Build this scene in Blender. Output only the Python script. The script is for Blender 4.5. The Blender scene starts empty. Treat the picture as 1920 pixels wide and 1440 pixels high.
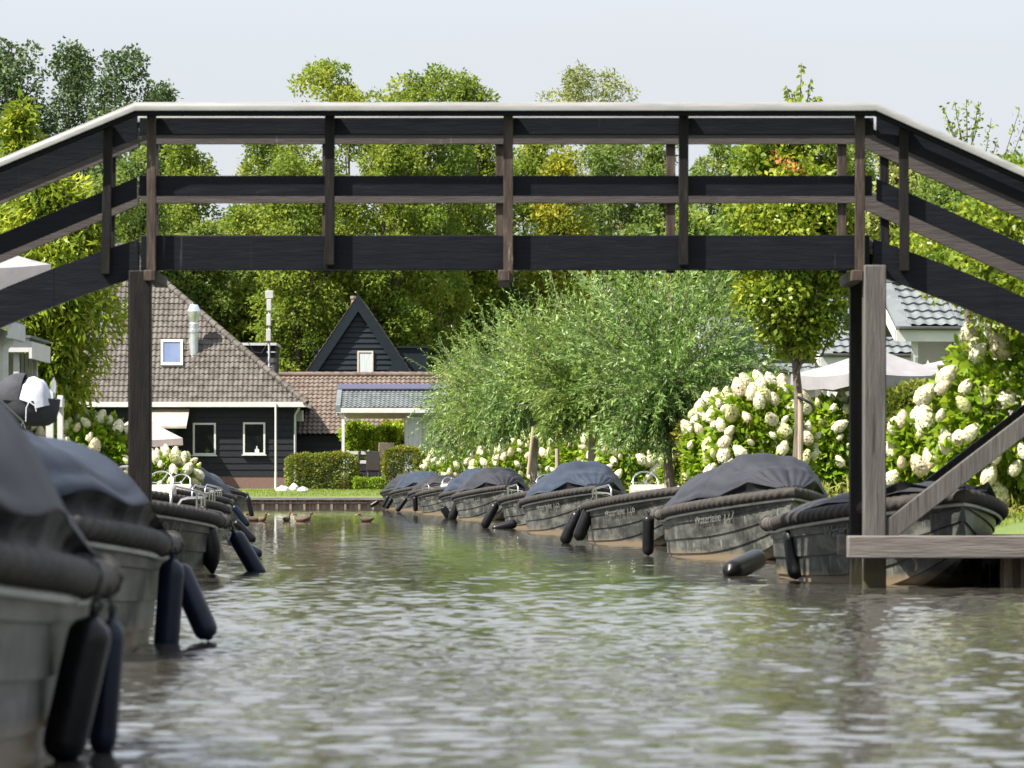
import bpy, math, random
import numpy as np
from mathutils import Vector, Matrix, noise

SC = bpy.context.scene
COL = SC.collection
PI = math.pi
# ---------------------------------------------------------------- camera maths
F, CX, HY, H = 8000.0, 960.0, 905.0, 0.95      # focal length in px (1920 wide), principal x, horizon y, eye height


def P(px, py, Y):
    return Vector(((px - CX) * Y / F, Y, H - (py - HY) * Y / F))


def X(px, Y):
    return (px - CX) * Y / F


def Z(py, Y):
    return H - (py - HY) * Y / F


cam_d = bpy.data.cameras.new('camera')
cam = bpy.data.objects.new('camera', cam_d)
COL.objects.link(cam)
cam.location = (0, 0, H)
cam.rotation_euler = (PI / 2, 0, 0)
cam_d.sensor_width = 36
cam_d.lens = 36 * F / 1920
cam_d.shift_y = (HY - 720) / 1920
cam_d.clip_start = 0.5
cam_d.clip_end = 4000
cam_d.dof.use_dof = True
cam_d.dof.focus_distance = 92
cam_d.dof.aperture_fstop = 6.3
SC.camera = cam

SUN = Vector((-0.74, -0.40, 1.0)).normalized()
# ---------------------------------------------------------------- world and sun
w = bpy.data.worlds.new('World')
SC.world = w
w.use_nodes = True
nt = w.node_tree
bg = nt.nodes['Background']
sky = nt.nodes.new('ShaderNodeTexSky')
sky.sky_type = 'NISHITA'
sky.sun_disc = False
sky.sun_elevation = math.asin(SUN.z)
sky.sun_rotation = math.atan2(SUN.x, SUN.y)
sky.air_density = 1.0
sky.dust_density = 2.0
sky.ozone_density = 1.0
hsv = nt.nodes.new('ShaderNodeHueSaturation')
hsv.inputs['Saturation'].default_value = 0.62
nt.links.new(sky.outputs[0], hsv.inputs['Color'])
hz = nt.nodes.new('ShaderNodeMix')        # thin pale summer haze over the blue
hz.data_type = 'RGBA'
hz.inputs['B'].default_value = (4.45, 4.58, 4.82, 1)
wtc = nt.nodes.new('ShaderNodeTexCoord')
wn = nt.nodes.new('ShaderNodeTexNoise')
wn.inputs['Scale'].default_value = 9
wn.inputs['Detail'].default_value = 4
wmp = nt.nodes.new('ShaderNodeMapping')
wmp.inputs['Scale'].default_value = (1, 1, 2.6)
wr = nt.nodes.new('ShaderNodeMapRange')
wr.inputs['From Min'].default_value = .3
wr.inputs['From Max'].default_value = .7
wr.inputs['To Min'].default_value = .72
wr.inputs['To Max'].default_value = 1.0
nt.links.new(wtc.outputs['Generated'], wmp.inputs[0])
nt.links.new(wmp.outputs[0], wn.inputs['Vector'])
nt.links.new(wn.outputs['Fac'], wr.inputs['Value'])
nt.links.new(wr.outputs[0], hz.inputs['Factor'])
wsp = nt.nodes.new('ShaderNodeSeparateXYZ')      # brighter cloud veil higher up, out of view, added to lighten the water
wtn = nt.nodes.new('ShaderNodeTexCoord')
nt.links.new(wtn.outputs['Generated'], wsp.inputs[0])
wel = nt.nodes.new('ShaderNodeMapRange')
wel.inputs['From Min'].default_value = .10
wel.inputs['From Max'].default_value = .30
nt.links.new(wsp.outputs['Z'], wel.inputs['Value'])
wmx = nt.nodes.new('ShaderNodeMix')
wmx.data_type = 'RGBA'
wmx.inputs['A'].default_value = (3.72, 3.88, 4.12, 1)
wmx.inputs['B'].default_value = (6.1, 6.6, 7.4, 1)
nt.links.new(wel.outputs[0], wmx.inputs['Factor'])
nt.links.new(wmx.outputs['Result'], hz.inputs['B'])
nt.links.new(hsv.outputs[0], hz.inputs['A'])
nt.links.new(hz.outputs['Result'], bg.inputs['Color'])
bg.inputs['Strength'].default_value = 0.068
sd = bpy.data.lights.new('sun', 'SUN')
sd.energy = 5.0
sd.angle = math.radians(0.5)
sd.color = (1.0, 0.94, 0.84)
so = bpy.data.objects.new('sun', sd)
COL.objects.link(so)
so.rotation_euler = SUN.to_track_quat('Z', 'Y').to_euler()
SC.view_settings.view_transform = 'Standard'
SC.view_settings.look = 'None'
SC.view_settings.exposure = 1.60
SC.view_settings.gamma = 1.0

# ---------------------------------------------------------------- materials


def newmat(name):
    m = bpy.data.materials.new(name)
    m.use_nodes = True
    t = m.node_tree
    return m, t, t.nodes['Principled BSDF']


def ramp(t, stops):
    r = t.nodes.new('ShaderNodeValToRGB')
    e = r.color_ramp.elements
    while len(e) < len(stops):
        e.new(0.5)
    for i, (p, c) in enumerate(stops):
        e[i].position = p
        e[i].color = (*c, 1)
    return r


def mat(name, c1, c2=None, scale=4.0, rough=0.5, bump=0.0, bscale=None, metal=0.0, stretch=(1, 1, 1), spec=0.5, lo=0.35, hi=0.65,
        rrange=0.0, dist=0.01, extra=None, streak=None, wet=None):
    m, t, b = newmat(name)
    c2 = c2 or c1
    tc = t.nodes.new('ShaderNodeTexCoord')
    oi = t.nodes.new('ShaderNodeObjectInfo')
    mp = t.nodes.new('ShaderNodeMapping')
    mul = t.nodes.new('ShaderNodeMath')
    mul.operation = 'MULTIPLY'
    mul.inputs[1].default_value = 37.0
    t.links.new(oi.outputs['Random'], mul.inputs[0])
    t.links.new(tc.outputs['Object'], mp.inputs['Vector'])
    t.links.new(mul.outputs[0], mp.inputs['Location'])
    mp.inputs['Scale'].default_value = stretch
    n = t.nodes.new('ShaderNodeTexNoise')
    n.inputs['Scale'].default_value = scale
    n.inputs['Detail'].default_value = 7
    n.inputs['Roughness'].default_value = 0.62
    t.links.new(mp.outputs[0], n.inputs['Vector'])
    stops = [(lo, c1), (hi, c2)]
    if extra:
        stops.append(extra)
    r = ramp(t, stops)
    t.links.new(n.outputs['Fac'], r.inputs[0])
    t.links.new(r.outputs[0], b.inputs['Base Color'])
    colour = r.outputs[0]
    if streak:          # narrow vertical drips and scuffs
        mp2 = t.nodes.new('ShaderNodeMapping')
        mp2.inputs['Scale'].default_value = (26, 26, 1.1)
        t.links.new(tc.outputs['Object'], mp2.inputs['Vector'])
        ns = t.nodes.new('ShaderNodeTexNoise')
        ns.inputs['Scale'].default_value = 1.0
        ns.inputs['Detail'].default_value = 4
        t.links.new(mp2.outputs[0], ns.inputs['Vector'])
        rs = ramp(t, [(streak[1], (0, 0, 0)), (streak[1] + .07, (1, 1, 1))])
        t.links.new(ns.outputs['Fac'], rs.inputs[0])
        mxs = t.nodes.new('ShaderNodeMix')
        mxs.data_type = 'RGBA'
        mxs.inputs['B'].default_value = (*streak[0], 1)
        t.links.new(rs.outputs[0], mxs.inputs['Factor'])
        t.links.new(colour, mxs.inputs['A'])
        colour = mxs.outputs['Result']
    if wet:             # algae and water stain up to the given height
        sp_ = t.nodes.new('ShaderNodeSeparateXYZ')
        t.links.new(tc.outputs['Object'], sp_.inputs[0])
        ma = t.nodes.new('ShaderNodeMath')
        ma.operation = 'MULTIPLY_ADD'
        ma.inputs[1].default_value = -.25
        t.links.new(n.outputs['Fac'], ma.inputs[0])
        t.links.new(sp_.outputs['Z'], ma.inputs[2])
        mrw = t.nodes.new('ShaderNodeMapRange')
        mrw.inputs['From Min'].default_value = wet[1]
        mrw.inputs['From Max'].default_value = wet[1] - .12
        t.links.new(ma.outputs[0], mrw.inputs['Value'])
        mxw = t.nodes.new('ShaderNodeMix')
        mxw.data_type = 'RGBA'
        mxw.inputs['B'].default_value = (*wet[0], 1)
        t.links.new(mrw.outputs[0], mxw.inputs['Factor'])
        t.links.new(colour, mxw.inputs['A'])
        colour = mxw.outputs['Result']
    t.links.new(colour, b.inputs['Base Color'])
    b.inputs['Roughness'].default_value = rough
    b.inputs['Metallic'].default_value = metal
    b.inputs['Specular IOR Level'].default_value = spec
    if rrange:
        mr = t.nodes.new('ShaderNodeMapRange')
        mr.inputs['To Min'].default_value = rough - rrange
        mr.inputs['To Max'].default_value = rough + rrange
        t.links.new(n.outputs['Fac'], mr.inputs['Value'])
        t.links.new(mr.outputs[0], b.inputs['Roughness'])
    if bump:
        n2 = t.nodes.new('ShaderNodeTexNoise')
        n2.inputs['Scale'].default_value = bscale or scale * 3
        n2.inputs['Detail'].default_value = 6
        t.links.new(mp.outputs[0], n2.inputs['Vector'])
        bp = t.nodes.new('ShaderNodeBump')
        bp.inputs['Strength'].default_value = bump
        bp.inputs['Distance'].default_value = dist
        t.links.new(n2.outputs['Fac'], bp.inputs['Height'])
        t.links.new(bp.outputs[0], b.inputs['Normal'])
    return m


def leafmat(name, dark, mid, light, trans=0.42, rough=0.5, spec=0.2, gain=1.38):
    dark, mid, light = [tuple(min(.9, x * gain) for x in c) for c in (dark, mid, light)]
    m, t, b = newmat(name)
    a = t.nodes.new('ShaderNodeAttribute')
    a.attribute_name = 'tint'
    r = ramp(t, [(0.0, dark), (0.5, mid), (1.0, light)])
    t.links.new(a.outputs['Fac'], r.inputs[0])
    t.links.new(r.outputs[0], b.inputs['Base Color'])
    b.inputs['Roughness'].default_value = rough
    b.inputs['Specular IOR Level'].default_value = spec
    tr = t.nodes.new('ShaderNodeBsdfTranslucent')
    g = t.nodes.new('ShaderNodeHueSaturation')
    g.inputs['Hue'].default_value = 0.485
    g.inputs['Value'].default_value = 1.25
    t.links.new(r.outputs[0], g.inputs['Color'])
    t.links.new(g.outputs[0], tr.inputs['Color'])
    mx = t.nodes.new('ShaderNodeMixShader')
    mx.inputs[0].default_value = trans
    t.links.new(b.outputs[0], mx.inputs[1])
    t.links.new(tr.outputs[0], mx.inputs[2])
    t.links.new(mx.outputs[0], t.nodes['Material Output'].inputs[0])
    return m


M = {}
grain = (1.2, 6, 14)
M['black_wood'] = mat('black_wood', (.0038, .0045, .0075), (.0075, .0083, .0115), 2.2, .5, .35, 6, stretch=grain, spec=.11, rrange=.1, extra=(.84, (.026, .023, .021)), streak=((.035, .031, .028), .70))
M['black_post'] = mat('black_post', (.0055, .005, .005), (.013, .011, .010), 2.5, .6, .5, 7, stretch=(10, 10, 1.2), spec=.13, extra=(.82, (.045, .036, .030)), streak=((.045, .038, .032), .66), wet=((.022, .020, .012), .16))
M['brown_post'] = mat('brown_post', (.018, .0125, .010), (.062, .044, .035), 2.5, .65, .6, 7, stretch=(10, 10, 1.2), spec=.25, extra=(.74, (.26, .22, .19)))
M['inner_board'] = mat('inner_board', (.038, .032, .031), (.062, .053, .051), 2.2, .65, .5, 6, stretch=grain, spec=.25, streak=((.11, .095, .085), .68))
M['grey_post'] = mat('grey_post', (.040, .037, .034), (.086, .080, .074), 2.0, .75, .7, 6, stretch=(11, 11, .9), spec=.2, lo=.25, extra=(.82, (.14, .126, .112)), streak=((.030, .027, .024), .62), wet=((.040, .034, .018), .16))
M['grey_wood'] = mat('grey_wood', (.062, .055, .050), (.128, .117, .107), 2.0, .75, .7, 6, stretch=(.9, 11, 11), spec=.2, lo=.25, extra=(.82, (.165, .148, .132)))
M['quay_wood'] = mat('quay_wood', (.10, .085, .075), (.20, .175, .155), 2.0, .8, .7, 6, stretch=(.9, 6, 11), spec=.2)
M['pile_wood'] = mat('pile_wood', (.10, .075, .055), (.24, .19, .145), 2.0, .8, .6, 6, stretch=(8, 8, 1), spec=.2)
M['white_paint'] = mat('white_paint', (.42, .417, .405), (.50, .497, .485), 3, .4, .05, 20)
M['rail_paint'] = mat('rail_paint', (.135, .135, .132), (.19, .189, .184), 5, .4, .08, 25, stretch=(.5, 4, 4), extra=(.74, (.17, .155, .135)))
M['steel'] = mat('steel', (.36, .36, .36), (.48, .48, .48), 6, .22, .05, 20, metal=1.0)
M['zinc'] = mat('zinc', (.50, .52, .54), (.68, .70, .72), 5, .34, .15, 18, metal=.9)
M['grey_pipe'] = mat('grey_pipe', (.33, .34, .35), (.42, .43, .44), 4, .5)
M['black_board'] = mat('black_board', (.0065, .007, .0095), (.0125, .013, .0165), 3, .55, .3, 8, stretch=(1, 4, 10), spec=.2)
M['blue_board'] = mat('blue_board', (.006, .010, .014), (.010, .016, .022), 3, .5, .3, 8, stretch=(1, 4, 10), spec=.2)
M['brick'] = mat('brick', (.10, .055, .046), (.17, .10, .085), 14, .85, .4, 30, stretch=(1, 1, 3))
M['glass'] = mat('glass', (.003, .004, .004), (.010, .011, .010), 2, .08, spec=.10)
M['sky_glass'] = mat('sky_glass', (.075, .10, .17), (.10, .13, .21), 1, .10, spec=.3)
M['curtain'] = mat('curtain', (.36, .40, .40), (.48, .52, .52), 3, .5, .3, 8, stretch=(9, 1, .4))
M['tan_roof'] = mat('tan_roof', (.25, .22, .17), (.34, .30, .24), 3, .7, .2, 12)
M['cream'] = mat('cream', (.44, .39, .305), (.50, .45, .36), 2, .6)
M['beige_wall'] = mat('beige_wall', (.38, .345, .315), (.44, .405, .37), 3, .6, .2, 10, stretch=(1, 1, 12))
M['pale_wall'] = mat('pale_wall', (.34, .34, .325), (.40, .397, .38), 3, .6)
M['solar'] = mat('solar', (.02, .018, .05), (.035, .03, .07), 6, .18, spec=.6, stretch=(12, 1, 1))
M['umbrella'] = mat('umbrella', (.165, .158, .165), (.205, .197, .205), 2.5, .85, .25, 9)
M['umbrella_pink'] = mat('umbrella_pink', (.27, .215, .21), (.32, .26, .255), 2.5, .85, .25, 9)
M['dark_metal'] = mat('dark_metal', (.03, .03, .03), (.05, .05, .05), 4, .45)
M['wicker'] = mat('wicker', (.018, .015, .013), (.05, .042, .036), 40, .6, .6, 60)
M['bark'] = mat('bark', (.055, .043, .032), (.13, .105, .08), 5, .85, .8, 14, stretch=(5, 5, 1), dist=.02)
M['bark_pale'] = mat('bark_pale', (.12, .10, .075), (.24, .205, .16), 5, .85, .7, 14, stretch=(5, 5, 1), dist=.02)
M['stake'] = mat('stake', (.20, .155, .11), (.32, .26, .19), 4, .85, .4, 12, stretch=(6, 6, 1))
M['rubber'] = mat('rubber', (.003, .003, .0035), (.006, .006, .007), 5, .34, .06, 30, spec=.22, rrange=.08, extra=(.72, (.07, .05, .035)))
M['rubber_blue'] = mat('rubber_blue', (.003, .006, .015), (.006, .011, .025), 5, .34, .06, 30, spec=.22, rrange=.08)
M['rope'] = mat('rope', (.008, .007, .006), (.028, .023, .018), 9, .8, .6, 60)
M['chafe'] = mat('chafe', (.026, .022, .018), (.070, .058, .047), 7, .8, .5, 40)
M['line'] = mat('line', (.012, .012, .012), (.03, .03, .03), 30, .8)
M['rub_strake'] = mat('rub_strake', (.20, .20, .19), (.33, .33, .31), 6, .4)
M['deck'] = mat('deck', (.38, .355, .315), (.46, .435, .395), 4, .45, .1, 20)
M['seat'] = mat('seat', (.21, .195, .17), (.28, .265, .235), 4, .75, .2, 14)
M['letter'] = mat('letter', (.075, .08, .075), (.14, .145, .135), 30, .6)
M['rock'] = mat('rock', (.30, .30, .29), (.48, .48, .46), 5, .8, .8, 8, dist=.05)
M['duck'] = mat('duck', (.028, .015, .008), (.10, .055, .030), 26, .75, .3, 40)
M['duck_bill'] = mat('duck_bill', (.30, .17, .05), (.38, .22, .07), 10, .5)
M['pram'] = mat('pram', (.012, .013, .020), (.024, .025, .034), 6, .8, .3, 30)
M['towel'] = mat('towel', (.36, .38, .44), (.46, .48, .54), 5, .9, .4, 16)
M['moss_tile'] = None


def tile_mat(name, c1, c2, moss):
    m, t, b = newmat(name)
    tc = t.nodes.new('ShaderNodeTexCoord')
    v = t.nodes.new('ShaderNodeTexVoronoi')
    v.inputs['Scale'].default_value = 3.6
    n = t.nodes.new('ShaderNodeTexNoise')
    n.inputs['Scale'].default_value = 9
    n.inputs['Detail'].default_value = 8
    t.links.new(tc.outputs['Object'], v.inputs['Vector'])
    t.links.new(tc.outputs['Object'], n.inputs['Vector'])
    r1 = ramp(t, [(0.2, c1), (0.8, c2)])
    t.links.new(v.outputs['Color'], r1.inputs[0])
    r2 = ramp(t, [(0.60, (0, 0, 0)), (0.70, (1, 1, 1))])
    t.links.new(n.outputs['Fac'], r2.inputs[0])
    mx = t.nodes.new('ShaderNodeMix')
    mx.data_type = 'RGBA'
    mx.inputs['B'].default_value = (*moss, 1)
    t.links.new(r2.outputs[0], mx.inputs['Factor'])
    t.links.new(r1.outputs[0], mx.inputs['A'])
    t.links.new(mx.outputs['Result'], b.inputs['Base Color'])
    b.inputs['Roughness'].default_value = .7
    b.inputs['Specular IOR Level'].default_value = .2
    bp = t.nodes.new('ShaderNodeBump')
    bp.inputs['Strength'].default_value = .4
    bp.inputs['Distance'].default_value = .01
    t.links.new(n.outputs['Fac'], bp.inputs['Height'])
    t.links.new(bp.outputs[0], b.inputs['Normal'])
    return m


M['brown_tile'] = tile_mat('brown_tile', (.056, .049, .043), (.094, .083, .074), (.125, .112, .09))
M['tan_tile'] = tile_mat('tan_tile', (.085, .064, .051), (.128, .099, .081), (.15, .125, .09))
M['grey_tile'] = tile_mat('grey_tile', (.095, .108, .113), (.125, .138, .143), (.15, .16, .163))


def hull_mat():
    """weathered grey boat side: streaks, scuffs, and a tan scum band just above the water"""
    m, t, b = newmat('boat_hull')
    tc = t.nodes.new('ShaderNodeTexCoord')
    oi = t.nodes.new('ShaderNodeObjectInfo')
    mul = t.nodes.new('ShaderNodeMath')
    mul.operation = 'MULTIPLY'
    mul.inputs[1].default_value = 31
    t.links.new(oi.outputs['Random'], mul.inputs[0])

    def noi(sc, st, det=7):
        mp = t.nodes.new('ShaderNodeMapping')
        mp.inputs['Scale'].default_value = st
        t.links.new(tc.outputs['Object'], mp.inputs['Vector'])
        t.links.new(mul.outputs[0], mp.inputs['Location'])
        n = t.nodes.new('ShaderNodeTexNoise')
        n.inputs['Scale'].default_value = sc
        n.inputs['Detail'].default_value = det
        n.inputs['Roughness'].default_value = .65
        t.links.new(mp.outputs[0], n.inputs['Vector'])
        return n
    n1 = noi(3, (1, 1, 1.6))
    r1 = ramp(t, [(.32, (.014, .0150, .014)), (.50, (.040, .042, .038)), (.68, (.112, .112, .100))])
    t.links.new(n1.outputs['Fac'], r1.inputs[0])
    n2 = noi(5, (5, 5, .35))
    r2 = ramp(t, [(.57, (0, 0, 0)), (.75, (.55, .55, .55))])
    t.links.new(n2.outputs['Fac'], r2.inputs[0])
    mx = t.nodes.new('ShaderNodeMix')
    mx.data_type = 'RGBA'
    mx.inputs['B'].default_value = (.27, .28, .25, 1)
    t.links.new(r2.outputs[0], mx.inputs['Factor'])
    t.links.new(r1.outputs[0], mx.inputs['A'])
    # scratches
    n3 = noi(26, (1.5, 1.5, 4), 3)
    r3 = ramp(t, [(.66, (0, 0, 0)), (.72, (.6, .6, .6))])
    t.links.new(n3.outputs['Fac'], r3.inputs[0])
    mx3 = t.nodes.new('ShaderNodeMix')
    mx3.data_type = 'RGBA'
    mx3.inputs['B'].default_value = (.33, .34, .31, 1)
    t.links.new(r3.outputs[0], mx3.inputs['Factor'])
    t.links.new(mx.outputs['Result'], mx3.inputs['A'])
    sep = t.nodes.new('ShaderNodeSeparateXYZ')
    t.links.new(tc.outputs['Object'], sep.inputs[0])
    ad = t.nodes.new('ShaderNodeMath')
    ad.operation = 'MULTIPLY_ADD'
    t.links.new(n1.outputs['Fac'], ad.inputs[0])
    ad.inputs[1].default_value = -.09
    t.links.new(sep.outputs['Z'], ad.inputs[2])
    mr = t.nodes.new('ShaderNodeMapRange')
    mr.inputs['From Min'].default_value = .07
    mr.inputs['From Max'].default_value = .0
    t.links.new(ad.outputs[0], mr.inputs['Value'])
    mx4 = t.nodes.new('ShaderNodeMix')
    mx4.data_type = 'RGBA'
    mx4.inputs['B'].default_value = (.14, .108, .070, 1)
    t.links.new(mr.outputs[0], mx4.inputs['Factor'])
    t.links.new(mx3.outputs['Result'], mx4.inputs['A'])
    t.links.new(mx4.outputs['Result'], b.inputs['Base Color'])
    b.inputs['Roughness'].default_value = .36
    b.inputs['Specular IOR Level'].default_value = .22
    bp = t.nodes.new('ShaderNodeBump')
    bp.inputs['Strength'].default_value = .25
    bp.inputs['Distance'].default_value = .006
    t.links.new(n2.outputs['Fac'], bp.inputs['Height'])
    t.links.new(bp.outputs[0], b.inputs['Normal'])
    return m


M['hull'] = hull_mat()


def fabric(name, c1, c2):
    m = mat(name, c1, c2, 2.2, .55, .35, 260, spec=.16, extra=(.85, tuple(min(1, x * 1.5) for x in c2)))
    m.node_tree.nodes['Principled BSDF'].inputs['Sheen Weight'].default_value = .0
    return m


M['cover_blue'] = fabric('cover_blue', (.016, .022, .036), (.026, .035, .053))
M['cover_grey'] = fabric('cover_grey', (.017, .018, .023), (.028, .029, .036))
M['cover_black'] = fabric('cover_black', (.016, .016, .019), (.027, .027, .031))
M['flap'] = mat('flap', (.008, .008, .010), (.018, .018, .020), 4, .5, .3, 12, spec=.12)

M['ash'] = leafmat('ash_leaf', (.058, .098, .012), (.115, .160, .019), (.20, .225, .032), .5)
M['yellow'] = leafmat('yellow_leaf', (.075, .10, .010), (.16, .18, .016), (.28, .25, .022))
M['poplar'] = leafmat('poplar_leaf', (.022, .043, .014), (.046, .074, .024), (.085, .115, .042), .25)
M['wood'] = leafmat('wood_leaf', (.056, .094, .019), (.100, .146, .028), (.160, .20, .042), .5)
M['pale'] = leafmat('pale_willow_leaf', (.085, .105, .025), (.140, .160, .040), (.21, .22, .065), .25)
M['willow'] = leafmat('willow_leaf', (.026, .062, .012), (.078, .138, .028), (.19, .26, .085), .32, .40, .3, 1.4)
M['willow_lime'] = leafmat('willow_lime', (.036, .076, .012), (.100, .160, .028), (.21, .265, .07), .34, .40, .3, 1.4)
M['pear'] = leafmat('pear_leaf', (.050, .092, .008), (.115, .16, .014), (.23, .25, .022), .38, .35)
M['laurel'] = leafmat('laurel_leaf', (.055, .095, .008), (.13, .175, .014), (.26, .28, .025), .42, .4)
M['hyd'] = leafmat('hydrangea_leaf', (.062, .120, .008), (.125, .20, .012), (.23, .285, .02), .42, .45)
M['hedge'] = leafmat('hedge_leaf', (.040, .070, .010), (.095, .120, .016), (.20, .175, .03), .25)
M['petal'] = leafmat('petal', (.42, .44, .17), (.66, .64, .46), (.74, .72, .60), .28, .7, .2, 1.0)
M['petal_green'] = leafmat('petal_green', (.30, .36, .08), (.55, .57, .28), (.70, .68, .48), .28, .7, .2, 1.0)
M['petal_warm'] = leafmat('petal_warm', (.40, .36, .17), (.62, .55, .38), (.72, .66, .53), .28, .7, .2, 1.0)
M['weed'] = leafmat('weed_leaf', (.085, .11, .02), (.17, .185, .035), (.28, .25, .09), .35)
M['grass'] = leafmat('grass_blade', (.055, .095, .012), (.11, .16, .02), (.20, .22, .04), .35)
M['redleaf'] = leafmat('red_leaf', (.16, .05, .02), (.26, .09, .03), (.34, .16, .05), .35)

# ---------------------------------------------------------------- mesh building
ORG = {}


class MB:
    def __init__(s):
        s.v, s.f, s.m = [], [], []

    def add(s, vs, fs, mi=0):
        b = len(s.v)
        s.v += [tuple(v) for v in vs]
        s.f += [tuple(b + i for i in f) for f in fs]
        s.m += [mi] * len(fs)

    def box(s, x0, x1, y0, y1, z0, z1, mi=0):
        s.add([(x0, y0, z0), (x1, y0, z0), (x1, y1, z0), (x0, y1, z0), (x0, y0, z1), (x1, y0, z1), (x1, y1, z1), (x0, y1, z1)],
              [(0, 3, 2, 1), (4, 5, 6, 7), (0, 1, 5, 4), (1, 2, 6, 5), (2, 3, 7, 6), (3, 0, 4, 7)], mi)

    def prism(s, poly, a0, a1, axis='y', mi=0):
        n = len(poly)

        def pt(p, a):
            return (p[0], a, p[1]) if axis == 'y' else ((a, p[0], p[1]) if axis == 'x' else (p[0], p[1], a))
        s.add([pt(p, a0) for p in poly] + [pt(p, a1) for p in poly],
              [tuple(range(n)), tuple(range(2 * n - 1, n - 1, -1))] + [(i, n + i, n + (i + 1) % n, (i + 1) % n) for i in range(n)], mi)

    def beam(s, p, q, wd, ht, up=(0, 0, 1), mi=0):
        p, q = Vector(p), Vector(q)
        d = (q - p).normalized()
        sd_ = d.cross(Vector(up)).normalized()
        u = sd_.cross(d).normalized()
        a, b = sd_ * wd / 2, u * ht / 2
        s.add([p - a - b, p + a - b, p + a + b, p - a + b, q - a - b, q + a - b, q + a + b, q - a + b],
              [(0, 1, 2, 3), (7, 6, 5, 4), (0, 4, 5, 1), (1, 5, 6, 2), (2, 6, 7, 3), (3, 7, 4, 0)], mi)

    def tube(s, pts, r, n=8, closed=False, cap=True, mi=0, fr=None):
        pts = [Vector(p) for p in pts]
        k = len(pts)
        rs = r if isinstance(r, (list, tuple)) else [r] * k
        vs, fs = [], []
        ref = None
        for i, p in enumerate(pts):
            a = pts[i - 1] if (i > 0 or closed) else p
            b = pts[(i + 1) % k] if (i < k - 1 or closed) else p
            d = (b - a).normalized()
            if ref is None:
                ref = d.orthogonal().normalized()
            ref = (ref - d * ref.dot(d)).normalized()
            o = d.cross(ref)
            for j in range(n):
                an = 2 * PI * j / n
                rr = rs[i] * (fr(i, an) if fr else 1)
                vs.append(p + (ref * math.cos(an) + o * math.sin(an)) * rr)
        for i in range(k if closed else k - 1):
            for j in range(n):
                a, b = i * n + j, i * n + (j + 1) % n
                c, d_ = ((i + 1) % k) * n + (j + 1) % n, ((i + 1) % k) * n + j
                fs.append((a, b, c, d_))
        if cap and not closed:
            fs.append(tuple(range(n - 1, -1, -1)))
            fs.append(tuple(range((k - 1) * n, k * n)))
        s.add(vs, fs, mi)

    def lathe(s, prof, n=16, mx=None, mi=0):
        mx = mx or Matrix()
        vs, fs = [], []
        for r, z in prof:
            for j in range(n):
                a = 2 * PI * j / n
                vs.append(mx @ Vector((r * math.cos(a), r * math.sin(a), z)))
        for i in range(len(prof) - 1):
            for j in range(n):
                fs.append((i * n + j, i * n + (j + 1) % n, (i + 1) * n + (j + 1) % n, (i + 1) * n + j))
        fs.append(tuple(range(n - 1, -1, -1)))
        fs.append(tuple(range((len(prof) - 1) * n, len(prof) * n)))
        s.add(vs, fs, mi)

    def grid(s, rows, mi=0, flip=False):
        n = len(rows[0])
        vs = [v for r in rows for v in r]
        fs = []
        for i in range(len(rows) - 1):
            for j in range(n - 1):
                q = (i * n + j, i * n + j + 1, (i + 1) * n + j + 1, (i + 1) * n + j)
                fs.append(q[::-1] if flip else q)
        s.add(vs, fs, mi)

    def build(s, name, mats, parent=None, world=True, smooth=35, bevel=0.0):
        me = bpy.data.meshes.new(name)
        off = ORG.get(parent.name, Vector((0, 0, 0))) if (parent and world) else Vector((0, 0, 0))
        me.from_pydata([(v[0] - off.x, v[1] - off.y, v[2] - off.z) for v in s.v], [], s.f)
        for m_ in (mats if isinstance(mats, (list, tuple)) else [mats]):
            me.materials.append(m_)
        me.polygons.foreach_set('material_index', s.m)
        if smooth:
            me.polygons.foreach_set('use_smooth', [True] * len(s.f))
            me.set_sharp_from_angle(angle=math.radians(smooth))
        me.update()
        return link(name, me, parent, bevel)


def link(name, me, parent=None, bevel=0.0):
    o = bpy.data.objects.new(name, me)
    COL.objects.link(o)
    if parent:
        o.parent = parent
        ORG[o.name] = ORG.get(parent.name, Vector((0, 0, 0)))
    if bevel:
        b = o.modifiers.new('bevel', 'BEVEL')
        b.width = bevel
        b.segments = 2
        b.limit_method = 'ANGLE'
    return o


def tag(o, label=None, cat=None, group=None, kind=None):
    if label:
        o['label'] = label
    if cat:
        o['category'] = cat
    if group:
        o['group'] = group
    if kind:
        o['kind'] = kind
    return o


def thing(name, label, cat, loc=(0, 0, 0), rz=0.0, group=None):
    o = bpy.data.objects.new(name, None)
    COL.objects.link(o)
    o.empty_display_size = .2
    o.location = loc
    o.rotation_euler = (0, 0, rz)
    ORG[o.name] = Vector(loc)
    return tag(o, label, cat, group)


def copy_tree(o, parent=None):
    c = o.copy()
    COL.objects.link(c)
    if parent:
        c.parent = parent
    for ch in list(o.children):
        copy_tree(ch, c)
    return c


# ---------------------------------------------------------------- leaves


def unit(a):
    return a / np.maximum(np.linalg.norm(a, axis=1, keepdims=True), 1e-9)


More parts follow.
